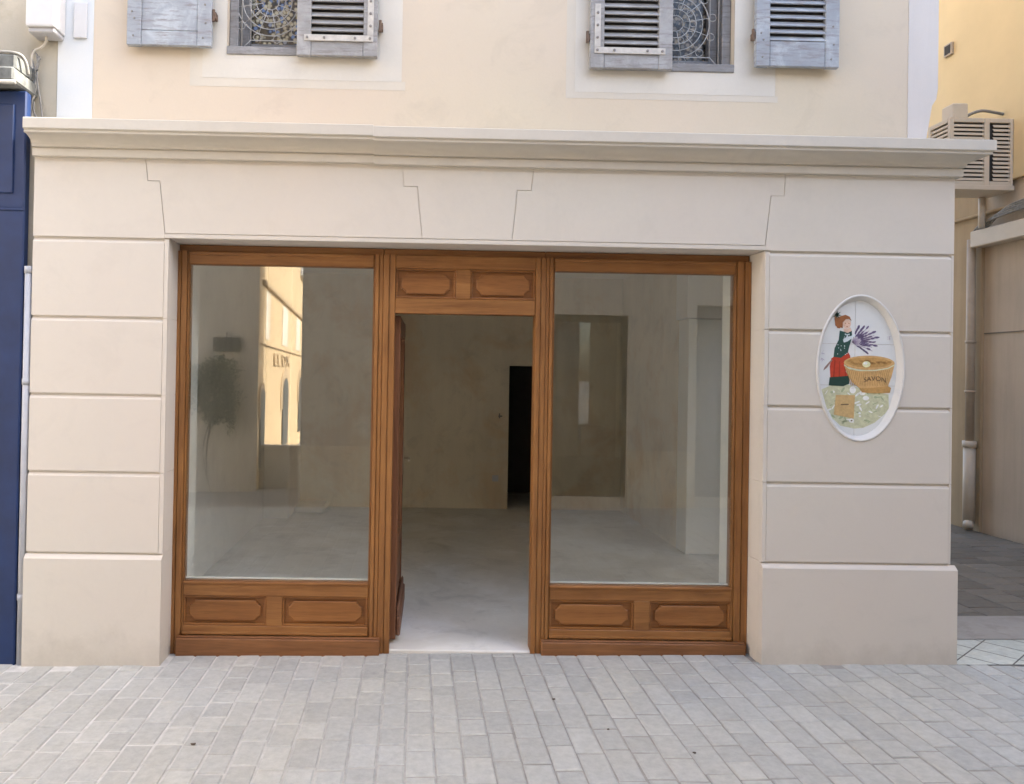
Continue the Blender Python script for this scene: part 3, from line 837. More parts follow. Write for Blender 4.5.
# ------------------------------------------------------------------ oval tile plaque
P = thing('tile_plaque', 'oval painted tile picture of a woman and a basket set into the right pier', 'plaque', (PX, -.002, PZ - PB))
def ell(a, b, n=64): return [(PX + a * math.cos(2 * math.pi * k / n), PZ + b * math.sin(2 * math.pi * k / n)) for k in range(n)]
bm = NB(); n = 72
sec = [(0, .010), (-.003, -.003), (.003, -.0075), (.009, -.006), (.013, .002), (.030, .022), (.032, .030)]
rings = []
for q, y in sec:
    rings.append([bm.verts.new((PX + (PA - q) * math.cos(2 * math.pi * k / n), y, PZ + (PB - q) * math.sin(2 * math.pi * k / n))) for k in range(n)])
for a, b in zip(rings, rings[1:]):
    for k in range(n): bm.faces.new((a[k], a[(k + 1) % n], b[(k + 1) % n], b[k]))
obj('rim', bm, plaster('plaque_rim', (.66, .64, .60), .03, 3, .6, .05), P, smooth=True)
ia, ib = PA - .0315, PB - .0315
TY = .024
# picture coordinates come as (u,v) on the enlarged painting, mapped onto the tiles
def U(u, v):
    px = 800 + u / 4.36; py = 280 + v / 4.36
    return (PX + .016 + (px - 861) / 168.5, PZ - (py - 368.5) / 170.0)
tx = U(240, 0)[0]; tz1 = U(0, 280)[1]; tz2 = U(0, 462)[1]
g = .0014
el = ell(ia, ib, 90)
for fx in (lambda p: tx - g - p[0], lambda p: p[0] - tx - g):
    for fz in ((lambda p: p[1] - tz1 - g,), (lambda p: tz1 - g - p[1], lambda p: p[1] - tz2 - g), (lambda p: tz2 - g - p[1],)):
        q = clip(el, fx)
        for f_ in fz: q = clip(q, f_)
        bm = NB(); prism(bm, q, TY, .0335)
        obj('tile', bm, M['tile_white'], P)
bm = NB(); prism(bm, ell(ia + .0005, ib + .0005, 60), TY + .002, .0330); obj('grout', bm, M['strap'], P)
def paint(name, polys, lab=None):
    """polys: list of (points uv, material, layer) as thin glaze relief"""
    root = None
    for pts, mat, lay in polys:
        bm = NB()
        for pp in (pts if isinstance(pts[0], list) else [pts]):
            prism(bm, [U(*p) for p in pp], TY - .0003 - .0004 * lay, TY + .0003)
        if root is None:
            root = obj(name, bm, M[mat], P)
            if lab: root['label'] = lab
        else:
            obj('painted_detail', bm, M[mat], root)
def oval(cu, cv, ru, rv, n=16, rot=0):
    c, s = math.cos(R(rot)), math.sin(R(rot))
    return [(cu + ru * math.cos(t) * c - rv * math.sin(t) * s, cv + ru * math.cos(t) * s + rv * math.sin(t) * c) for t in [2 * math.pi * k / n for k in range(n)]]
random.seed(3)
# meadow
gr = [(95, 482), (140, 462), (200, 455), (250, 470), (330, 488), (390, 500), (392, 560), (375, 585), (330, 625), (280, 648), (240, 652), (180, 640), (150, 612), (118, 560)]
tufts = []; tufts2 = []; tufts3 = []
for k in range(90):
    cu, cv = random.uniform(115, 375), random.uniform(472, 628)
    if (cu - 243) ** 2 / 150 ** 2 + (cv - 545) ** 2 / 98 ** 2 > 1: continue
    (tufts, tufts2, tufts3)[k % 3].append(oval(cu, cv, random.uniform(5, 15), random.uniform(1.5, 5), 8, random.uniform(-70, 70)))
paint('painted_meadow', [(gr, 'p_grass', 0), (tufts, 'p_grass2', 1.2), (tufts2, 'p_white', 1.3), (tufts3, 'p_sage', 1.4)])
paint('painted_block', [([(158, 505), (242, 505), (238, 608), (150, 592)], 'p_soap', 2), ([(180, 545), (215, 543), (215, 548), (180, 550)], 'p_ink', 3)])
flow = [oval(228, 617, 12, 9, 12), oval(275, 495, 14, 10, 10), oval(232, 482, 14, 16, 10), oval(290, 517, 14, 10, 10)]
paint('painted_flowers', [(flow, 'p_white', 3), (oval(228, 617, 4, 3.5, 8), 'p_ink', 4)])
# woman
paint('painted_woman', [
    ([(136, 345), (200, 300), (218, 330), (222, 352), (200, 400), (214, 425), (212, 432), (134, 440), (130, 380)], 'p_red', 2),
    ([[(150, 352), (154, 352), (150, 430), (144, 430)], [(172, 356), (175, 356), (174, 430), (169, 430)], [(192, 350), (195, 350), (202, 424), (197, 424)]], 'p_red2', 2.6),
    ([(130, 428), (215, 420), (216, 455), (190, 466), (126, 464)], 'p_dgreen', 3),
    ([(172, 222), (188, 226), (205, 226), (224, 222), (226, 250), (214, 292), (208, 318), (178, 342), (146, 338), (150, 300), (168, 262)], 'p_green', 4),
    ([oval(random.uniform(158, 210), random.uniform(240, 330), 2.2, 2.2, 6) for _ in range(16)], 'p_bow', 4.5),
    ([(204, 215), (218, 208), (224, 222), (206, 232), (190, 226), (188, 212)], 'p_skin', 5),
    (oval(203, 192, 17, 21, 16, 10), 'p_skin', 5),
    ([(222, 178), (214, 160), (196, 152), (176, 158), (162, 165), (150, 158), (148, 172), (156, 200), (172, 208), (184, 210), (184, 186), (196, 172), (212, 170)], 'p_hair', 6),
    ([(168, 168), (158, 195), (160, 210), (172, 212)], 'p_hair', 6.2),
    ([(186, 262), (200, 250), (222, 244), (238, 236), (240, 244), (222, 258), (204, 270), (190, 274)], 'p_bow', 6),
    ([[(194, 234), (204, 238), (194, 242)], [(214, 234), (204, 238), (214, 242)], [(202, 238), (206, 238), (210, 262), (200, 262)]], 'p_bow', 5.5),
    ([(138, 348), (142, 352), (116, 388), (102, 398), (106, 386)], 'p_stick', 3),
    ([[(193, 188), (198, 187), (198, 190), (193, 191)], [(208, 187), (213, 188), (213, 191), (208, 190)], [(200, 203), (207, 203), (206, 206), (201, 206)]], 'p_hair', 6),
])
star = []
for k in range(8):
    t = R(45 * k + 10); star.append([(157 + 4 * math.cos(t + 1.57), 152 + 4 * math.sin(t + 1.57)), (157 + 22 * math.cos(t), 152 + 22 * math.sin(t)), (157 - 4 * math.cos(t + 1.57), 152 - 4 * math.sin(t + 1.57))])
paint('painted_olive_sprig', [(star, 'p_dgreen', 7), ([(148, 165), (154, 165), (160, 205), (152, 200)], 'p_hair', 5)])
# lavender
st = []; fl = []
for ang_, r1 in ((-72, 84), (-58, 92), (-47, 104), (-38, 96), (-29, 112), (-20, 104), (-11, 116), (-3, 100), (6, 108), (15, 92), (25, 100), (36, 84)):
    a = R(ang_); ox, oy = 226, 272
    bend = random.uniform(-.12, .12)
    ex, ey = ox + r1 * math.cos(a), oy + r1 * math.sin(a) * .88
    nx, ny = -math.sin(a) * 1.1, math.cos(a) * 1.1
    st.append([(ox + nx, oy + ny), (ex + nx, ey + ny), (ex - nx, ey - ny), (ox - nx, oy - ny)])
    for s_ in (.97, .80, .62, .46):
        if random.random() < .15: continue
        fl.append(oval(ox + r1 * s_ * math.cos(a + bend * (s_ - .5)), oy + r1 * s_ * .88 * math.sin(a + bend * (s_ - .5)), random.uniform(9, 13), random.uniform(3.2, 5), 9, ang_ * .9 + random.uniform(-12, 12)))
paint('painted_lavender', [(st, 'p_lav2', 2), (fl, 'p_lav', 3)])
# basket
paint('painted_basket', [
    (oval(303, 362, 112, 32, 28), 'p_bask', 5),
    (oval(300, 360, 100, 22, 24), 'p_bask2', 5.5),
    ([oval(220 + 13 * k + random.uniform(-4, 4), 358 + random.uniform(-8, 10), 11, 5, 8, random.uniform(-30, 30)) for k in range(14)], 'p_weave', 5.8),
    (oval(290, 368, 18, 14, 14), 'p_yel', 6),
    (oval(286, 364, 9, 6, 10), 'p_white', 6.6),
    ([(192, 372), (215, 388), (260, 396), (330, 394), (385, 384), (414, 368), (402, 420), (384, 470), (330, 476), (262, 474), (232, 450), (210, 420)], 'p_bask', 6),
    ([[(200 + 9 * k + 2, 400 - abs(11 - k) * .9), (200 + 9 * k + 4, 400 - abs(11 - k) * .9), (222 + 7.2 * k + 3, 462), (222 + 7.2 * k + 1.5, 462)] for k in range(22)], 'p_weave', 6.5),
    ([(262, 474), (330, 470), (384, 462), (400, 470), (395, 492), (330, 496), (272, 492)], 'p_bask2', 7),
    ([[(192, 370), (215, 386), (260, 394), (330, 392), (385, 382), (415, 366), (415, 371), (385, 387), (330, 397), (260, 399), (215, 391), (192, 376)]], 'p_grass2', 7),
])
# faded lettering arched across the basket
cu = bpy.data.curves.new('t', 'FONT'); cu.body = 'SAVON'; cu.size = .062; cu.align_x = 'CENTER'; cu.extrude = .0004
to = bpy.data.objects.new('t', cu); COL.objects.link(to)
bpy.context.view_layer.update()
me = bpy.data.meshes.new_from_object(to.evaluated_get(bpy.context.evaluated_depsgraph_get()))
bm = NB(); bm.from_mesh(me)
cxx, czz = U(328, 450)
for v in bm.verts:
    x, y, z = v.co; v.co = (cxx + x * .66, TY - .0036 - z, czz + y * .62 + .014 - 1.1 * x * x)
bpy.data.objects.remove(to); bpy.data.meshes.remove(me)
obj('lettering', bm, M['p_ink'], P)
bm = NB()
for (u, v) in ((95, 322), (95, 355), (390, 250)):
    for k in range(5):
        a = random.uniform(0, 6.28); p = U(u + random.uniform(-6, 6), v + random.uniform(-6, 6))
        dx, dz = .009 * math.cos(a), .009 * math.sin(a)
        prism(bm, [(p[0] - dx, p[1] - dz), (p[0] + dx, p[1] + dz), (p[0] + dx + .0015, p[1] + dz + .0015), (p[0] - dx + .0015, p[1] - dz + .0015)], TY - .0008, TY + .0003)
obj('painted_signature', bm, M['p_lav2'], P)

# ------------------------------------------------------------------ left neighbour
N = thing('neighbour_house', 'rendered neighbouring house with a deep blue shopfront at the left edge', 'house', (-4.3, .4, 0))
bm = NB(); box(bm, -6.5, UX0 - .003, .17, 5.0, 2.4, 7.6); box(bm, -6.5, XL - .004, .06, .169, -.3, 3.04)
obj('wall', bm, M['neigh'], N)
bm = NB()
box(bm, -6.4, XL - .055, .0, .059, -.3, 3.26, .008)
box(bm, -6.4, XL - .053, -.006, -.0005, 2.56, 2.58, .004)
box(bm, -6.4, XL - .12, -.008, -.0005, 2.66, 3.18, .006)
bf = obj('blue_shopfront', bm, M['blue'], N)
bm = NB()
A = [(-6.5, -.12, 7.5), (-2.25, -.12, 7.5), (-2.25, 5.2, 8.6), (-6.5, 5.2, 8.6)]
box(bm, -6.5, -2.22, -.1, 5.2, 7.6, 7.75); obj('roof', bm, M['clay'], N)
# awning cassette on top of the blue shopfront
Aw = thing('awning_cassette', 'weathered grey metal awning case above the blue shopfront', 'awning', (-3.5, .02, 3.27))
bm = NB(); box(bm, -5.2, -2.305, -.12, .165, 3.275, 3.355, .01); box(bm, -5.2, -2.325, -.06, .165, 3.36, 3.452, .012)
obj('case', bm, M['zinc'], Aw)
bm = NB(); tube(bm, smoothpath([(-5.1, -.04, 3.462), (-3.2, -.05, 3.468), (-2.6, -.03, 3.466), (-2.36, -.05, 3.461), (-2.30, -.02, 3.44), (-2.292, 0.02, 3.36)]), .010, 8); tube(bm, [(-5.2, -.125, 3.285), (-2.29, -.125, 3.262)], .014, 8)
obj('rail', bm, M['cable'], Aw, smooth=True)
# left downpipe
bm = NB()
tube(bm, [(XL - .030, .018, -.12), (XL - .030, .018, 2.24)], .020, 14)
for z in (.30, 1.55): tube(bm, [(XL - .030, .018, z), (XL - .030, .018, z + .035)], .0235, 14)
tube(bm, [(XL - .030, .018, 2.2), (XL - .030, .018, 2.24)], .0235, 14)
tag(obj('downpipe', bm, M['pipe_grey'], smooth=True), 'thin pale grey pipe running down beside the left pier and blue shopfront', 'downpipe', )
# utility box
UB = thing('junction_box', 'white plastic utility box on the wall at the upper left corner', 'utility box', (-2.255, .13, 3.63))
bm = NB(); box(bm, -2.325, -2.15, .03, .165, 3.655, 3.92, .012, 2); obj('cover', bm, M['plastic'], UB)
bm = NB(); box(bm, -2.315, -2.16, .045, .165, 3.625, 3.654, .006); obj('cable_entry', bm, M['plastic_under'], UB)
bm = NB(); tube(bm, smoothpath([(-2.235, .10, 3.65), (-2.24, .11, 3.60), (-2.275, .12, 3.565), (-2.315, .13, 3.55), (-2.335, .135, 3.50), (-2.33, .14, 3.40), (-2.335, .145, 3.25), (-2.332, .15, 3.0), (-2.33, .05, 2.9)], 8), .0075, 8)
tag(obj('cable', bm, M['cable_pale'], smooth=True), 'pale cable looping down from the white utility box', 'cable')
bm = NB()
for k in range(4):
    x = -2.325 + k * .013
    pts = [(x, .135, 3.56 - .02 * k)] + [(x + random.uniform(-.012, .012) + (.02 * math.sin(k + i)), .13 + random.uniform(-.01, .01), 3.5 - i * .08) for i in range(6)] + [(x - .005, .12, 3.0)]
    tube(bm, smoothpath(pts, 6), .006, 6)
tag(obj('cable_bundle', bm, M['cable'], smooth=True), 'tangle of grey cables hanging beside the blue shopfront', 'cable')
bm = NB(); box(bm, -2.10, -2.02, UY - .018, UY - .0045, 3.645, 3.86, .005, 2); disc(bm, -2.052, UY - .018, 3.652, .004, .004)
tag(obj('cover_plate', bm, M['plastic'], smooth=False), 'small pale cover plate on the white corner band', 'cover plate')

# ------------------------------------------------------------------ right alley house
H = thing('alley_house', 'yellow and tan rendered house along the alley on the right', 'house', (8, 5, 0))
HX = 6.2
bm = NB(); box(bm, HX, 10.5, -.9, 12, 3.80, 9.5); obj('upper_wall', bm, M['yellow'], H)
bm = NB(); box(bm, HX + .01, 10.5, 3.70, 12, -.3, 3.799); obj('wall', bm, M['tan'], H)
bm = NB(); box(bm, HX + .04, 10.5, -.9, 3.699, -.3, 3.799); obj('wall', bm, M['tan2'], H)
bm = NB(); box(bm, HX - .03, HX + .05, -.9, 12, 3.50, 3.53, .008); obj('moulding', bm, M['tan'], H)
bm = NB(); box(bm, HX - .3, 10.8, -1.2, 12.3, 9.5, 9.65); obj('roof', bm, M['clay'], H)
# joint across the pinkish wall
bm = NB(); box(bm, HX + .030, HX + .0395, -.9, 3.69, 2.20, 2.21); obj('joint', bm, M['alley_joint'], H)
bm = NB(); box(bm, HX - .10, HX + .038, .2, 3.74, 3.15, 3.33, .01); obj('door_lintel', bm, M['ac'], H)
# vent
bm = NB(); box(bm, HX - .03, HX - .0005, 4.15, 4.28, 5.49, 5.63, .004)
vv = tag(obj('wall_vent', bm, M['pipe_tan']), 'small square vent on the yellow wall', 'vent')
bm = NB(); box(bm, HX - .034, HX - .0305, 4.17, 4.26, 5.51, 5.61); obj('opening', bm, M['dark'], vv)
# sign box over the louvres
bm = NB(); box(bm, 5.58, 5.74, 3.30, 3.48, 4.427, 4.59, .012)
tag(obj('conduit_box', bm, M['ac']), 'small pale box standing on top of the louvred cabinet', 'box')
# louvred air conditioner cabinet
AC = thing('louvred_cabinet', 'cream louvred air conditioner cabinet hung high in the alley', 'air conditioner', (5.8, 3.5, 3.9))
x0, x1, y0, y1, z0, z1 = 5.523, 6.195, 3.27, 3.60, 3.72, 4.425
bm = NB(); f_ = .045
for a, b in ((x0, x0 + f_), (5.89, 5.945), (x1 - .03, x1)):
    box(bm, a, b, y0, y0 + .035, z0, z1, .003)
for c, d in ((z0, z0 + f_), (z1 - f_, z1)):
    box(bm, x0 + f_ + .0005, 5.8895, y0 + .001, y0 + .034, c, d, .003)
    box(bm, 5.9455, x1 - .0305, y0 + .001, y0 + .034, c, d, .003)
box(bm, x0, x0 + .035, y1 - .04, y1, z0, z1, .003)
box(bm, x0 + .001, x0 + .034, y0 + .0355, y1 - .0405, z0, z0 + f_, .003); box(bm, x0 + .001, x0 + .034, y0 + .0355, y1 - .0405, z1 - f_, z1, .003)
box(bm, x0 - .02, x1, y0 - .02, y1, z0 - .05, z0 - .001, .004)
obj('frame', bm, M['ac'], AC)
bm = NB(); zz = z0 + f_ + .01
while zz < z1 - f_ - .02:
    profile_x(bm, [(y0 + .004, zz), (y0 + .007, zz - .003), (y0 + .022, zz + .025), (y0 + .018, zz + .028)], x0 + f_, 5.89)
    zz += .043
s1 = obj('louvre_panel', bm, M['ac'], AC)
bm = NB(); zz = z0 + f_ + .01
while zz < z1 - f_ - .02:
    profile_x(bm, [(y0 + .004, zz), (y0 + .007, zz - .003), (y0 + .022, zz + .025), (y0 + .018, zz + .028)], 5.99, x1 - .03)
    zz += .043
obj('louvre_panel', bm, M['ac'], AC)
bm = NB(); zz = z0 + f_ + .01
while zz < z1 - f_ - .02:
    box(bm, x0 + .004, x0 + .026, y0 + .035, y1 - .04, zz, zz + .026, .002); zz += .043
obj('louvre_panel', bm, M['ac'], AC)
bm = NB(); box(bm, x0 + .04, x1 - .002, y0 + .04, y1 - .01, z0 + .01, z1 - .01); obj('interior', bm, M['dark'], AC)
bm = NB(); tube(bm, smoothpath([(5.75, 3.42, 4.45), (5.82, 3.42, 4.50), (5.92, 3.42, 4.545), (6.02, 3.42, 4.555), (6.23, 3.42, 4.52)]), .016, 8)
tag(obj('conduit', bm, M['cable'], smooth=True), 'bent grey conduit over the top of the louvred cabinet', 'conduit')
# cables under the cabinet
bm = NB()
for k in range(5):
    yy = 3.9 - .05 * k
    yy = 3.72 - .05 * k; pts = [(HX - .03, 3.80 - .02 * k, 3.22 + .01 * k), (HX - .05, yy, 3.36 - .01 * k), (HX - .08, yy - .35, 3.42 + .012 * k), (HX - .07, yy - 1.1, 3.47)]
    tube(bm, smoothpath([(p[0], p[1], p[2] + .012 * k) for p in pts], 6), .012, 6)
tag(obj('cable_bundle', bm, M['cable'], smooth=True), 'thick grey cables sagging over the pale door lintel in the alley', 'cable')
bm = NB(); tube(bm, [(HX - .10, 3.57, 3.34), (HX - .10, 3.57, 3.668)], .032, 10)
tag(obj('drain_hose', bm, M['ac'], smooth=True), 'short pale pipe below the louvred cabinet', 'pipe')
# downpipe of the alley house
dp = thing('downpipe', 'tan downpipe with a pale lower section against the alley wall', 'downpipe', (6.13, 3.77, 0))
bm = NB(); tube(bm, [(HX - .055, 3.77, .95), (HX - .055, 3.77, 3.25)], .044, 12)
for z in (1.55, 2.1): tube(bm, [(HX - .055, 3.77, z), (HX - .055, 3.77, z + .03)], .052, 12)
obj('upper_pipe', bm, M['pipe_tan'], dp, smooth=True)
bm = NB(); tube(bm, [(HX - .055, 3.77, .12), (HX - .055, 3.77, .98)], .058, 12); tube(bm, [(HX - .055, 3.77, .95), (HX - .055, 3.77, 1.02)], .068, 12)
tube(bm, [(HX - .055, 3.77, .14), (HX - .10, 3.72, .07)], .05, 12)
obj('lower_pipe', bm, M['ac'], dp, smooth=True)

# ------------------------------------------------------------------ opposite side of the street (seen in the glass)
O = thing('opposite_house', 'shaded plaster house facing the shopfront, mirrored in its windows', 'house', (5, -5.5, 0))
OY = -4.70
bm = NB()
def wall_back(bm, x0, x1, z0, z1, holes, y0=OY - .35, y1=OY): wall_holes(bm, x0, x1, y0, y1, z0, z1, holes)
wall_back(bm, -1.45, 13, -.3, 5.5, [(1.75, 2.72, .12, 2.45), (3.6, 5.2, .12, 2.6), (-.6, .5, 3.4, 4.9), (1.9, 3.0, 3.4, 4.9), (4.4, 5.5, 3.4, 4.9)])
box(bm, -1.45, -1.10, -6.3, OY - .3505, -.3, 5.5); box(bm, -1.099, 13, -6.3, -6.0, -.3, 5.5)
obj('wall', bm, M['opp'], O)
bm = NB(); box(bm, -1.46, 1.74, OY + .0005, OY + .03, -.3, .72, .004); box(bm, 2.73, 3.59, OY + .0005, OY + .03, -.3, .72, .004); obj('plinth', bm, M['in_wall'], O)
bm = NB(); box(bm, -1.7, 13.2, -6.5, -4.5, 5.501, 5.66, .02); obj('roof', bm, M['clay'], O)
bm = NB()
for a, b, c, d in ((1.75, 1.82, .12, 2.45), (2.65, 2.72, .12, 2.45), (1.821, 2.649, 2.36, 2.45), (1.821, 2.649, .12, .62)):
    box(bm, a, b, OY - .12, OY - .05, c, d, .004)
sw = obj('shop_window', bm, M['shop_dark'], O)
bm = NB(); box(bm, 1.82, 2.65, OY - .10, OY - .094, .62, 2.36); obj('pane', bm, M['glass'], sw)
bm = NB(); box(bm, 1.5, 2.9, -5.95, -5.9, 0, 2.7); box(bm, 1.8, 1.95, OY - .6, OY - .3, 1.0, 2.2); box(bm, 2.2, 2.5, OY - .5, OY - .3, .62, 1.0); box(bm, 1.5, 2.9, OY - .36, -5.9, 0, .1)
obj('display', bm, M['shop_in'], sw)
bm = NB()
for a, b, c, d in ((3.6, 5.2, .12, 2.6), (-.6, .5, 3.4, 4.9), (1.9, 3.0, 3.4, 4.9), (4.4, 5.5, 3.4, 4.9)):
    bm = NB(); box(bm, a + .002, b - .002, OY - .20, OY - .16, c + .002, d - .002); obj('closed_shutter', bm, M['shutter_grey'], O)
# corner house, its long side catching the sun
Ch = thing('corner_house', 'corner house whose sunlit yellow side is mirrored in the left display window', 'house', (-4.5, -9, 0))
bm = NB()
c0 = Vector((-2.27, -6.0, 0)); c1 = Vector((-2.95, -15.0, 0)); dd = (c1 - c0).normalized()
def chw(bm, s0, s1, t0, t1, z0, z1, bev=0):
    """box in the frame of the oblique side wall: s along it, t outwards (towards +x)"""
    t = bmesh.new(); box(t, s0, s1, t0, t1, z0, z1, bev)
    rot = math.atan2(dd.y, dd.x)
    bmesh.ops.transform(t, matrix=Matrix.Translation(c0) @ Matrix.Rotation(rot, 4, 'Z'), verts=t.verts[:])
    me = bpy.data.meshes.new('t'); t.to_mesh(me); t.free(); bm.from_mesh(me); bpy.data.meshes.remove(me)
chw(bm, 0, 10, -5, 0, -.3, 8.5)
obj('wall', bm, M['opp2'], Ch)
bm = NB(); chw(bm, -.012, -.001, -5, -.002, -.3, 8.5); obj('front_wall', bm, M['opp'], Ch)
bm = NB(); chw(bm, .3, 9.9, 0.001, .05, 2.95, 3.02, .008); obj('string_course', bm, M['tan'], Ch)
bm = NB(); chw(bm, .2, 10, .001, .03, 2.05, 2.075, .004); obj('wall_cable', bm, M['tan'], Ch)
bm = NB()
for k, s in enumerate((.7, 3.2, 6.2, 8.6)):
    bm = NB(); chw(bm, s, s + (.5 if s < 1 else 1.0), -.02, .012, 2.15, 2.9, .004); obj('shutter', bm, M['opp'], Ch)
for s in (.45, 3.9, 7.6):
    bm = NB(); n = 9
    # arched opening with moulded hood
    rot = Matrix.Translation(c0) @ Matrix.Rotation(math.atan2(dd.y, dd.x), 4, 'Z')
    def arch(b_, w, zb, zt, y0, y1):
        pts = [(s - w, zb), (s + w, zb), (s + w, zt)] + [(s + w * math.cos(math.pi * k / n), zt + .42 * (w / .8) * math.sin(math.pi * k / n)) for k in range(1, n)] + [(s - w, zt)]
        t = bmesh.new(); prism(t, pts, y0, y1); bmesh.ops.transform(t, matrix=rot, verts=t.verts[:])
        me = bpy.data.meshes.new('t'); t.to_mesh(me); t.free(); b_.from_mesh(me); bpy.data.meshes.remove(me)
    arch(bm, .8 if s > 1 else .35, .95, 1.3, .02, -.02)
    a_ = obj('window', bm, M['tan'], Ch)
    bm = NB(); arch(bm, .5 if s > 1 else .22, .22, 1.27, .026, -.01); obj('pane', bm, M['shop_dark'], a_)
for s, z in ((1.6, 4.0), (4.3, 4.0), (7.2, 4.0), (4.3, 5.8), (7.2, 5.8)):
    bm = NB(); chw(bm, s, s + .8, -.01, .02, z, z + 1.2, .005); w_ = obj('window', bm, M['shutter_grey'], Ch)
    bm = NB(); chw(bm, s - .05, s + .85, .021, .06, z - .06, z, .005); obj('sill', bm, M['opp'], w_)
bm = NB(); chw(bm, -.3, 10.3, -5.2, .35, 8.5, 8.65); obj('roof', bm, M['clay'], Ch)
# plant and hanging sign on the shaded front of the corner house
bm = NB(); prism(bm, [(-2.90, 1.93), (-2.52, 1.93), (-2.52, 2.13), (-2.90, 2.13)], -5.95, -5.90); tube(bm, [(-2.71, -5.985, 2.2), (-2.71, -5.90, 2.2), (-2.71, -5.92, 2.12)], .012, 6)
tag(obj('wall_sign', bm, M['sign']), 'dark sign board on the shaded front of the corner house', 'sign')
T = thing('climbing_plant', 'dark climbing plant on the shaded front of the corner house, mirrored at far left', 'climbing plant', (-2.8, -5.9, -.08))
bm = NB()
for dx in (0, .05): tube(bm, smoothpath([(-2.95 + dx, -5.95, -.1), (-2.97 - dx, -5.94, .5), (-2.90, -5.93, 1.0), (-2.85 + dx * 3, -5.90, 1.5)]), .012, 6)
obj('stem', bm, M['bark'], T)
bm = NB()
for cx, cz, rx, rz, nn in ((-2.78, 1.62, .30, .26, 900), (-3.02, 1.35, .26, .30, 700), (-2.66, 1.28, .20, .26, 450), (-2.86, 1.05, .22, .18, 350), (-3.15, 1.62, .14, .16, 180), (-2.60, .95, .07, .22, 120)):
    for k in range(nn):
        u = random.uniform(0, 6.283); w = random.uniform(-1, 1); r = random.random() ** .45
        lump = 1 + .25 * math.sin(3 * u + 4 * w + cx * 9) + .15 * math.sin(7 * u)
        p = Vector((cx + rx * lump * r * math.cos(u) * math.sqrt(1 - w * w), -5.80 + .13 * r * math.sin(u), cz + rz * r * w))
        a = Vector((random.gauss(0, 1), random.gauss(0, 1), random.gauss(0, 1))).normalized() * random.uniform(.02, .045)
        b = a.cross(Vector((random.gauss(0, 1), random.gauss(0, 1), random.gauss(0, 1)))).normalized() * .014
        bm.faces.new([bm.verts.new(q) for q in (p - a, p + b, p + a, p - b)])
obj('foliage', bm, M['leaf'], T)
LWm = NB(); box(LWm, -2.32, -1.47, -6.46, -6.34, -.2, .50, .01); box(LWm, -2.34, -1.455, -6.48, -6.32, .501, .56, .01)
tag(obj('low_shade_wall', LWm, M['opp']), 'low plaster wall added in place of the shaded ground of the side street, mirrored in the left window', 'wall')  # low wall added so the foot of the sunlit side mirrors dark
cu = bpy.data.curves.new('t', 'FONT'); cu.body = 'EL.DX'; cu.size = .30; cu.align_x = 'LEFT'; cu.extrude = .012
to = bpy.data.objects.new('t', cu); COL.objects.link(to); bpy.context.view_layer.update()
me = bpy.data.meshes.new_from_object(to.evaluated_get(bpy.context.evaluated_depsgraph_get()))
bm = NB(); bm.from_mesh(me)
for v in bm.verts:
    x, y, z = v.co; v.co = rot @ Vector((1.8 + x * 3.6, .016 + z, 1.76 + y))
bpy.data.objects.remove(to); bpy.data.meshes.remove(me)
obj('lettering', bm, M['tan'], Ch)
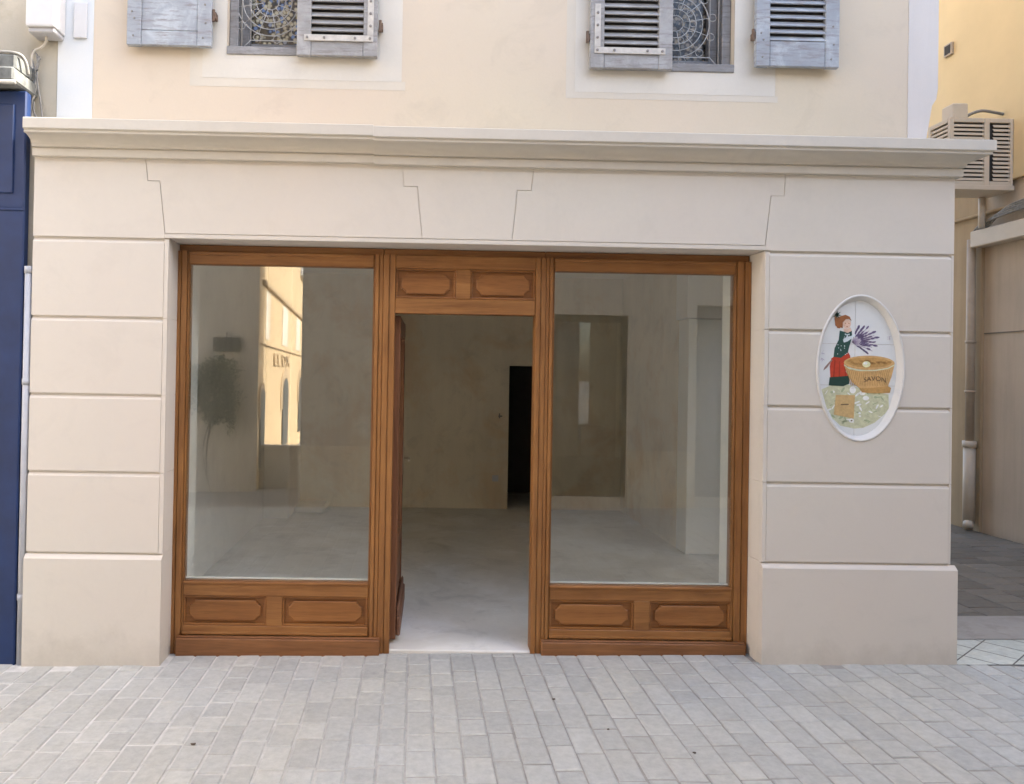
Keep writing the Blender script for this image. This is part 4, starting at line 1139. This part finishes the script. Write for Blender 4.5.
# unseen sun-blocking house added at the right end, far house at the left
E1 = thing('sun_block_house', 'tall plaster house added out of view on the right to block the sun', 'house', (13, -1, 0))
bm = NB(); box(bm, 11.0, 16, -4.65, 10, -.3, 13); obj('wall', bm, M['band'], E1)
bm = NB()
for y in (-3.4, -1.6): 
    for z in (1.0, 4.0, 7.0, 10.0): bm = NB(); box(bm, 10.97, 10.999, y, y + .9, z, z + 1.5, .004); obj('shutter', bm, M['shutter_grey'], E1)
E2 = thing('far_house', 'plaster house on the far left of the street', 'house', (-12, -2, 0))
bm = NB(); box(bm, -15, -10.5, -12, 6, -.3, 9); obj('wall', bm, M['band_grey'], E2)
bm = NB()
for y in (-6, -3.4, -1.0):
    for z in (1.0, 4.0, 6.6): bm = NB(); box(bm, -10.499, -10.47, y, y + .9, z, z + 1.4, .004); obj('shutter', bm, M['shutter_grey'], E2)

# ------------------------------------------------------------------ light and sky
W = bpy.data.worlds.new('World'); S.world = W; W.use_nodes = True
nt = W.node_tree; bg = nt.nodes['Background']
sky = nt.nodes.new('ShaderNodeTexSky'); sky.sky_type = 'NISHITA'; sky.sun_disc = False
EL = 40; to_sun = Vector((math.cos(R(EL)), .02 * math.cos(R(EL)), math.sin(R(EL)))).normalized()
sky.sun_elevation = R(EL); sky.sun_rotation = math.atan2(to_sun.x, to_sun.y)
sky.air_density = 1.0; sky.dust_density = 3.2; sky.ozone_density = 0.35
nt.links.new(sky.outputs[0], bg.inputs[0]); bg.inputs[1].default_value = .15
sl = bpy.data.lights.new('sun', 'SUN'); sl.energy = 3.0; sl.angle = R(.5); sl.color = (1, .93, .82)
so = bpy.data.objects.new('sun', sl); COL.objects.link(so)
so.rotation_euler = (-to_sun).to_track_quat('-Z', 'Y').to_euler(); so.location = (5, 0, 12)

# ------------------------------------------------------------------ camera
cam = bpy.data.cameras.new('camera'); co = bpy.data.objects.new('camera', cam); COL.objects.link(co)
cam.sensor_width = 36; cam.lens = 740 / 1024 * 36
cam.shift_x = (512 - 427) / 1024; cam.shift_y = (368 - 392) / 1024
cam.clip_start = .02; cam.clip_end = 800
co.matrix_world = Matrix.Translation((0, -4.33, 1.65)) @ Matrix.Rotation(R(-.9), 4, 'Z') @ Matrix.Rotation(R(90.5), 4, 'X') @ Matrix.Rotation(R(1.0), 4, 'Z')
S.camera = co
S.view_settings.view_transform = 'Standard'; S.view_settings.look = 'None'
S.view_settings.gamma = 1; S.view_settings.exposure = 2.65; S.view_settings.use_curve_mapping = False
S.render.engine = 'CYCLES'
S.cycles.use_denoising = True
S.cycles.max_bounces = 10; S.cycles.diffuse_bounces = 6; S.cycles.glossy_bounces = 5; S.cycles.transparent_max_bounces = 16
S.cycles.sample_clamp_indirect = 8
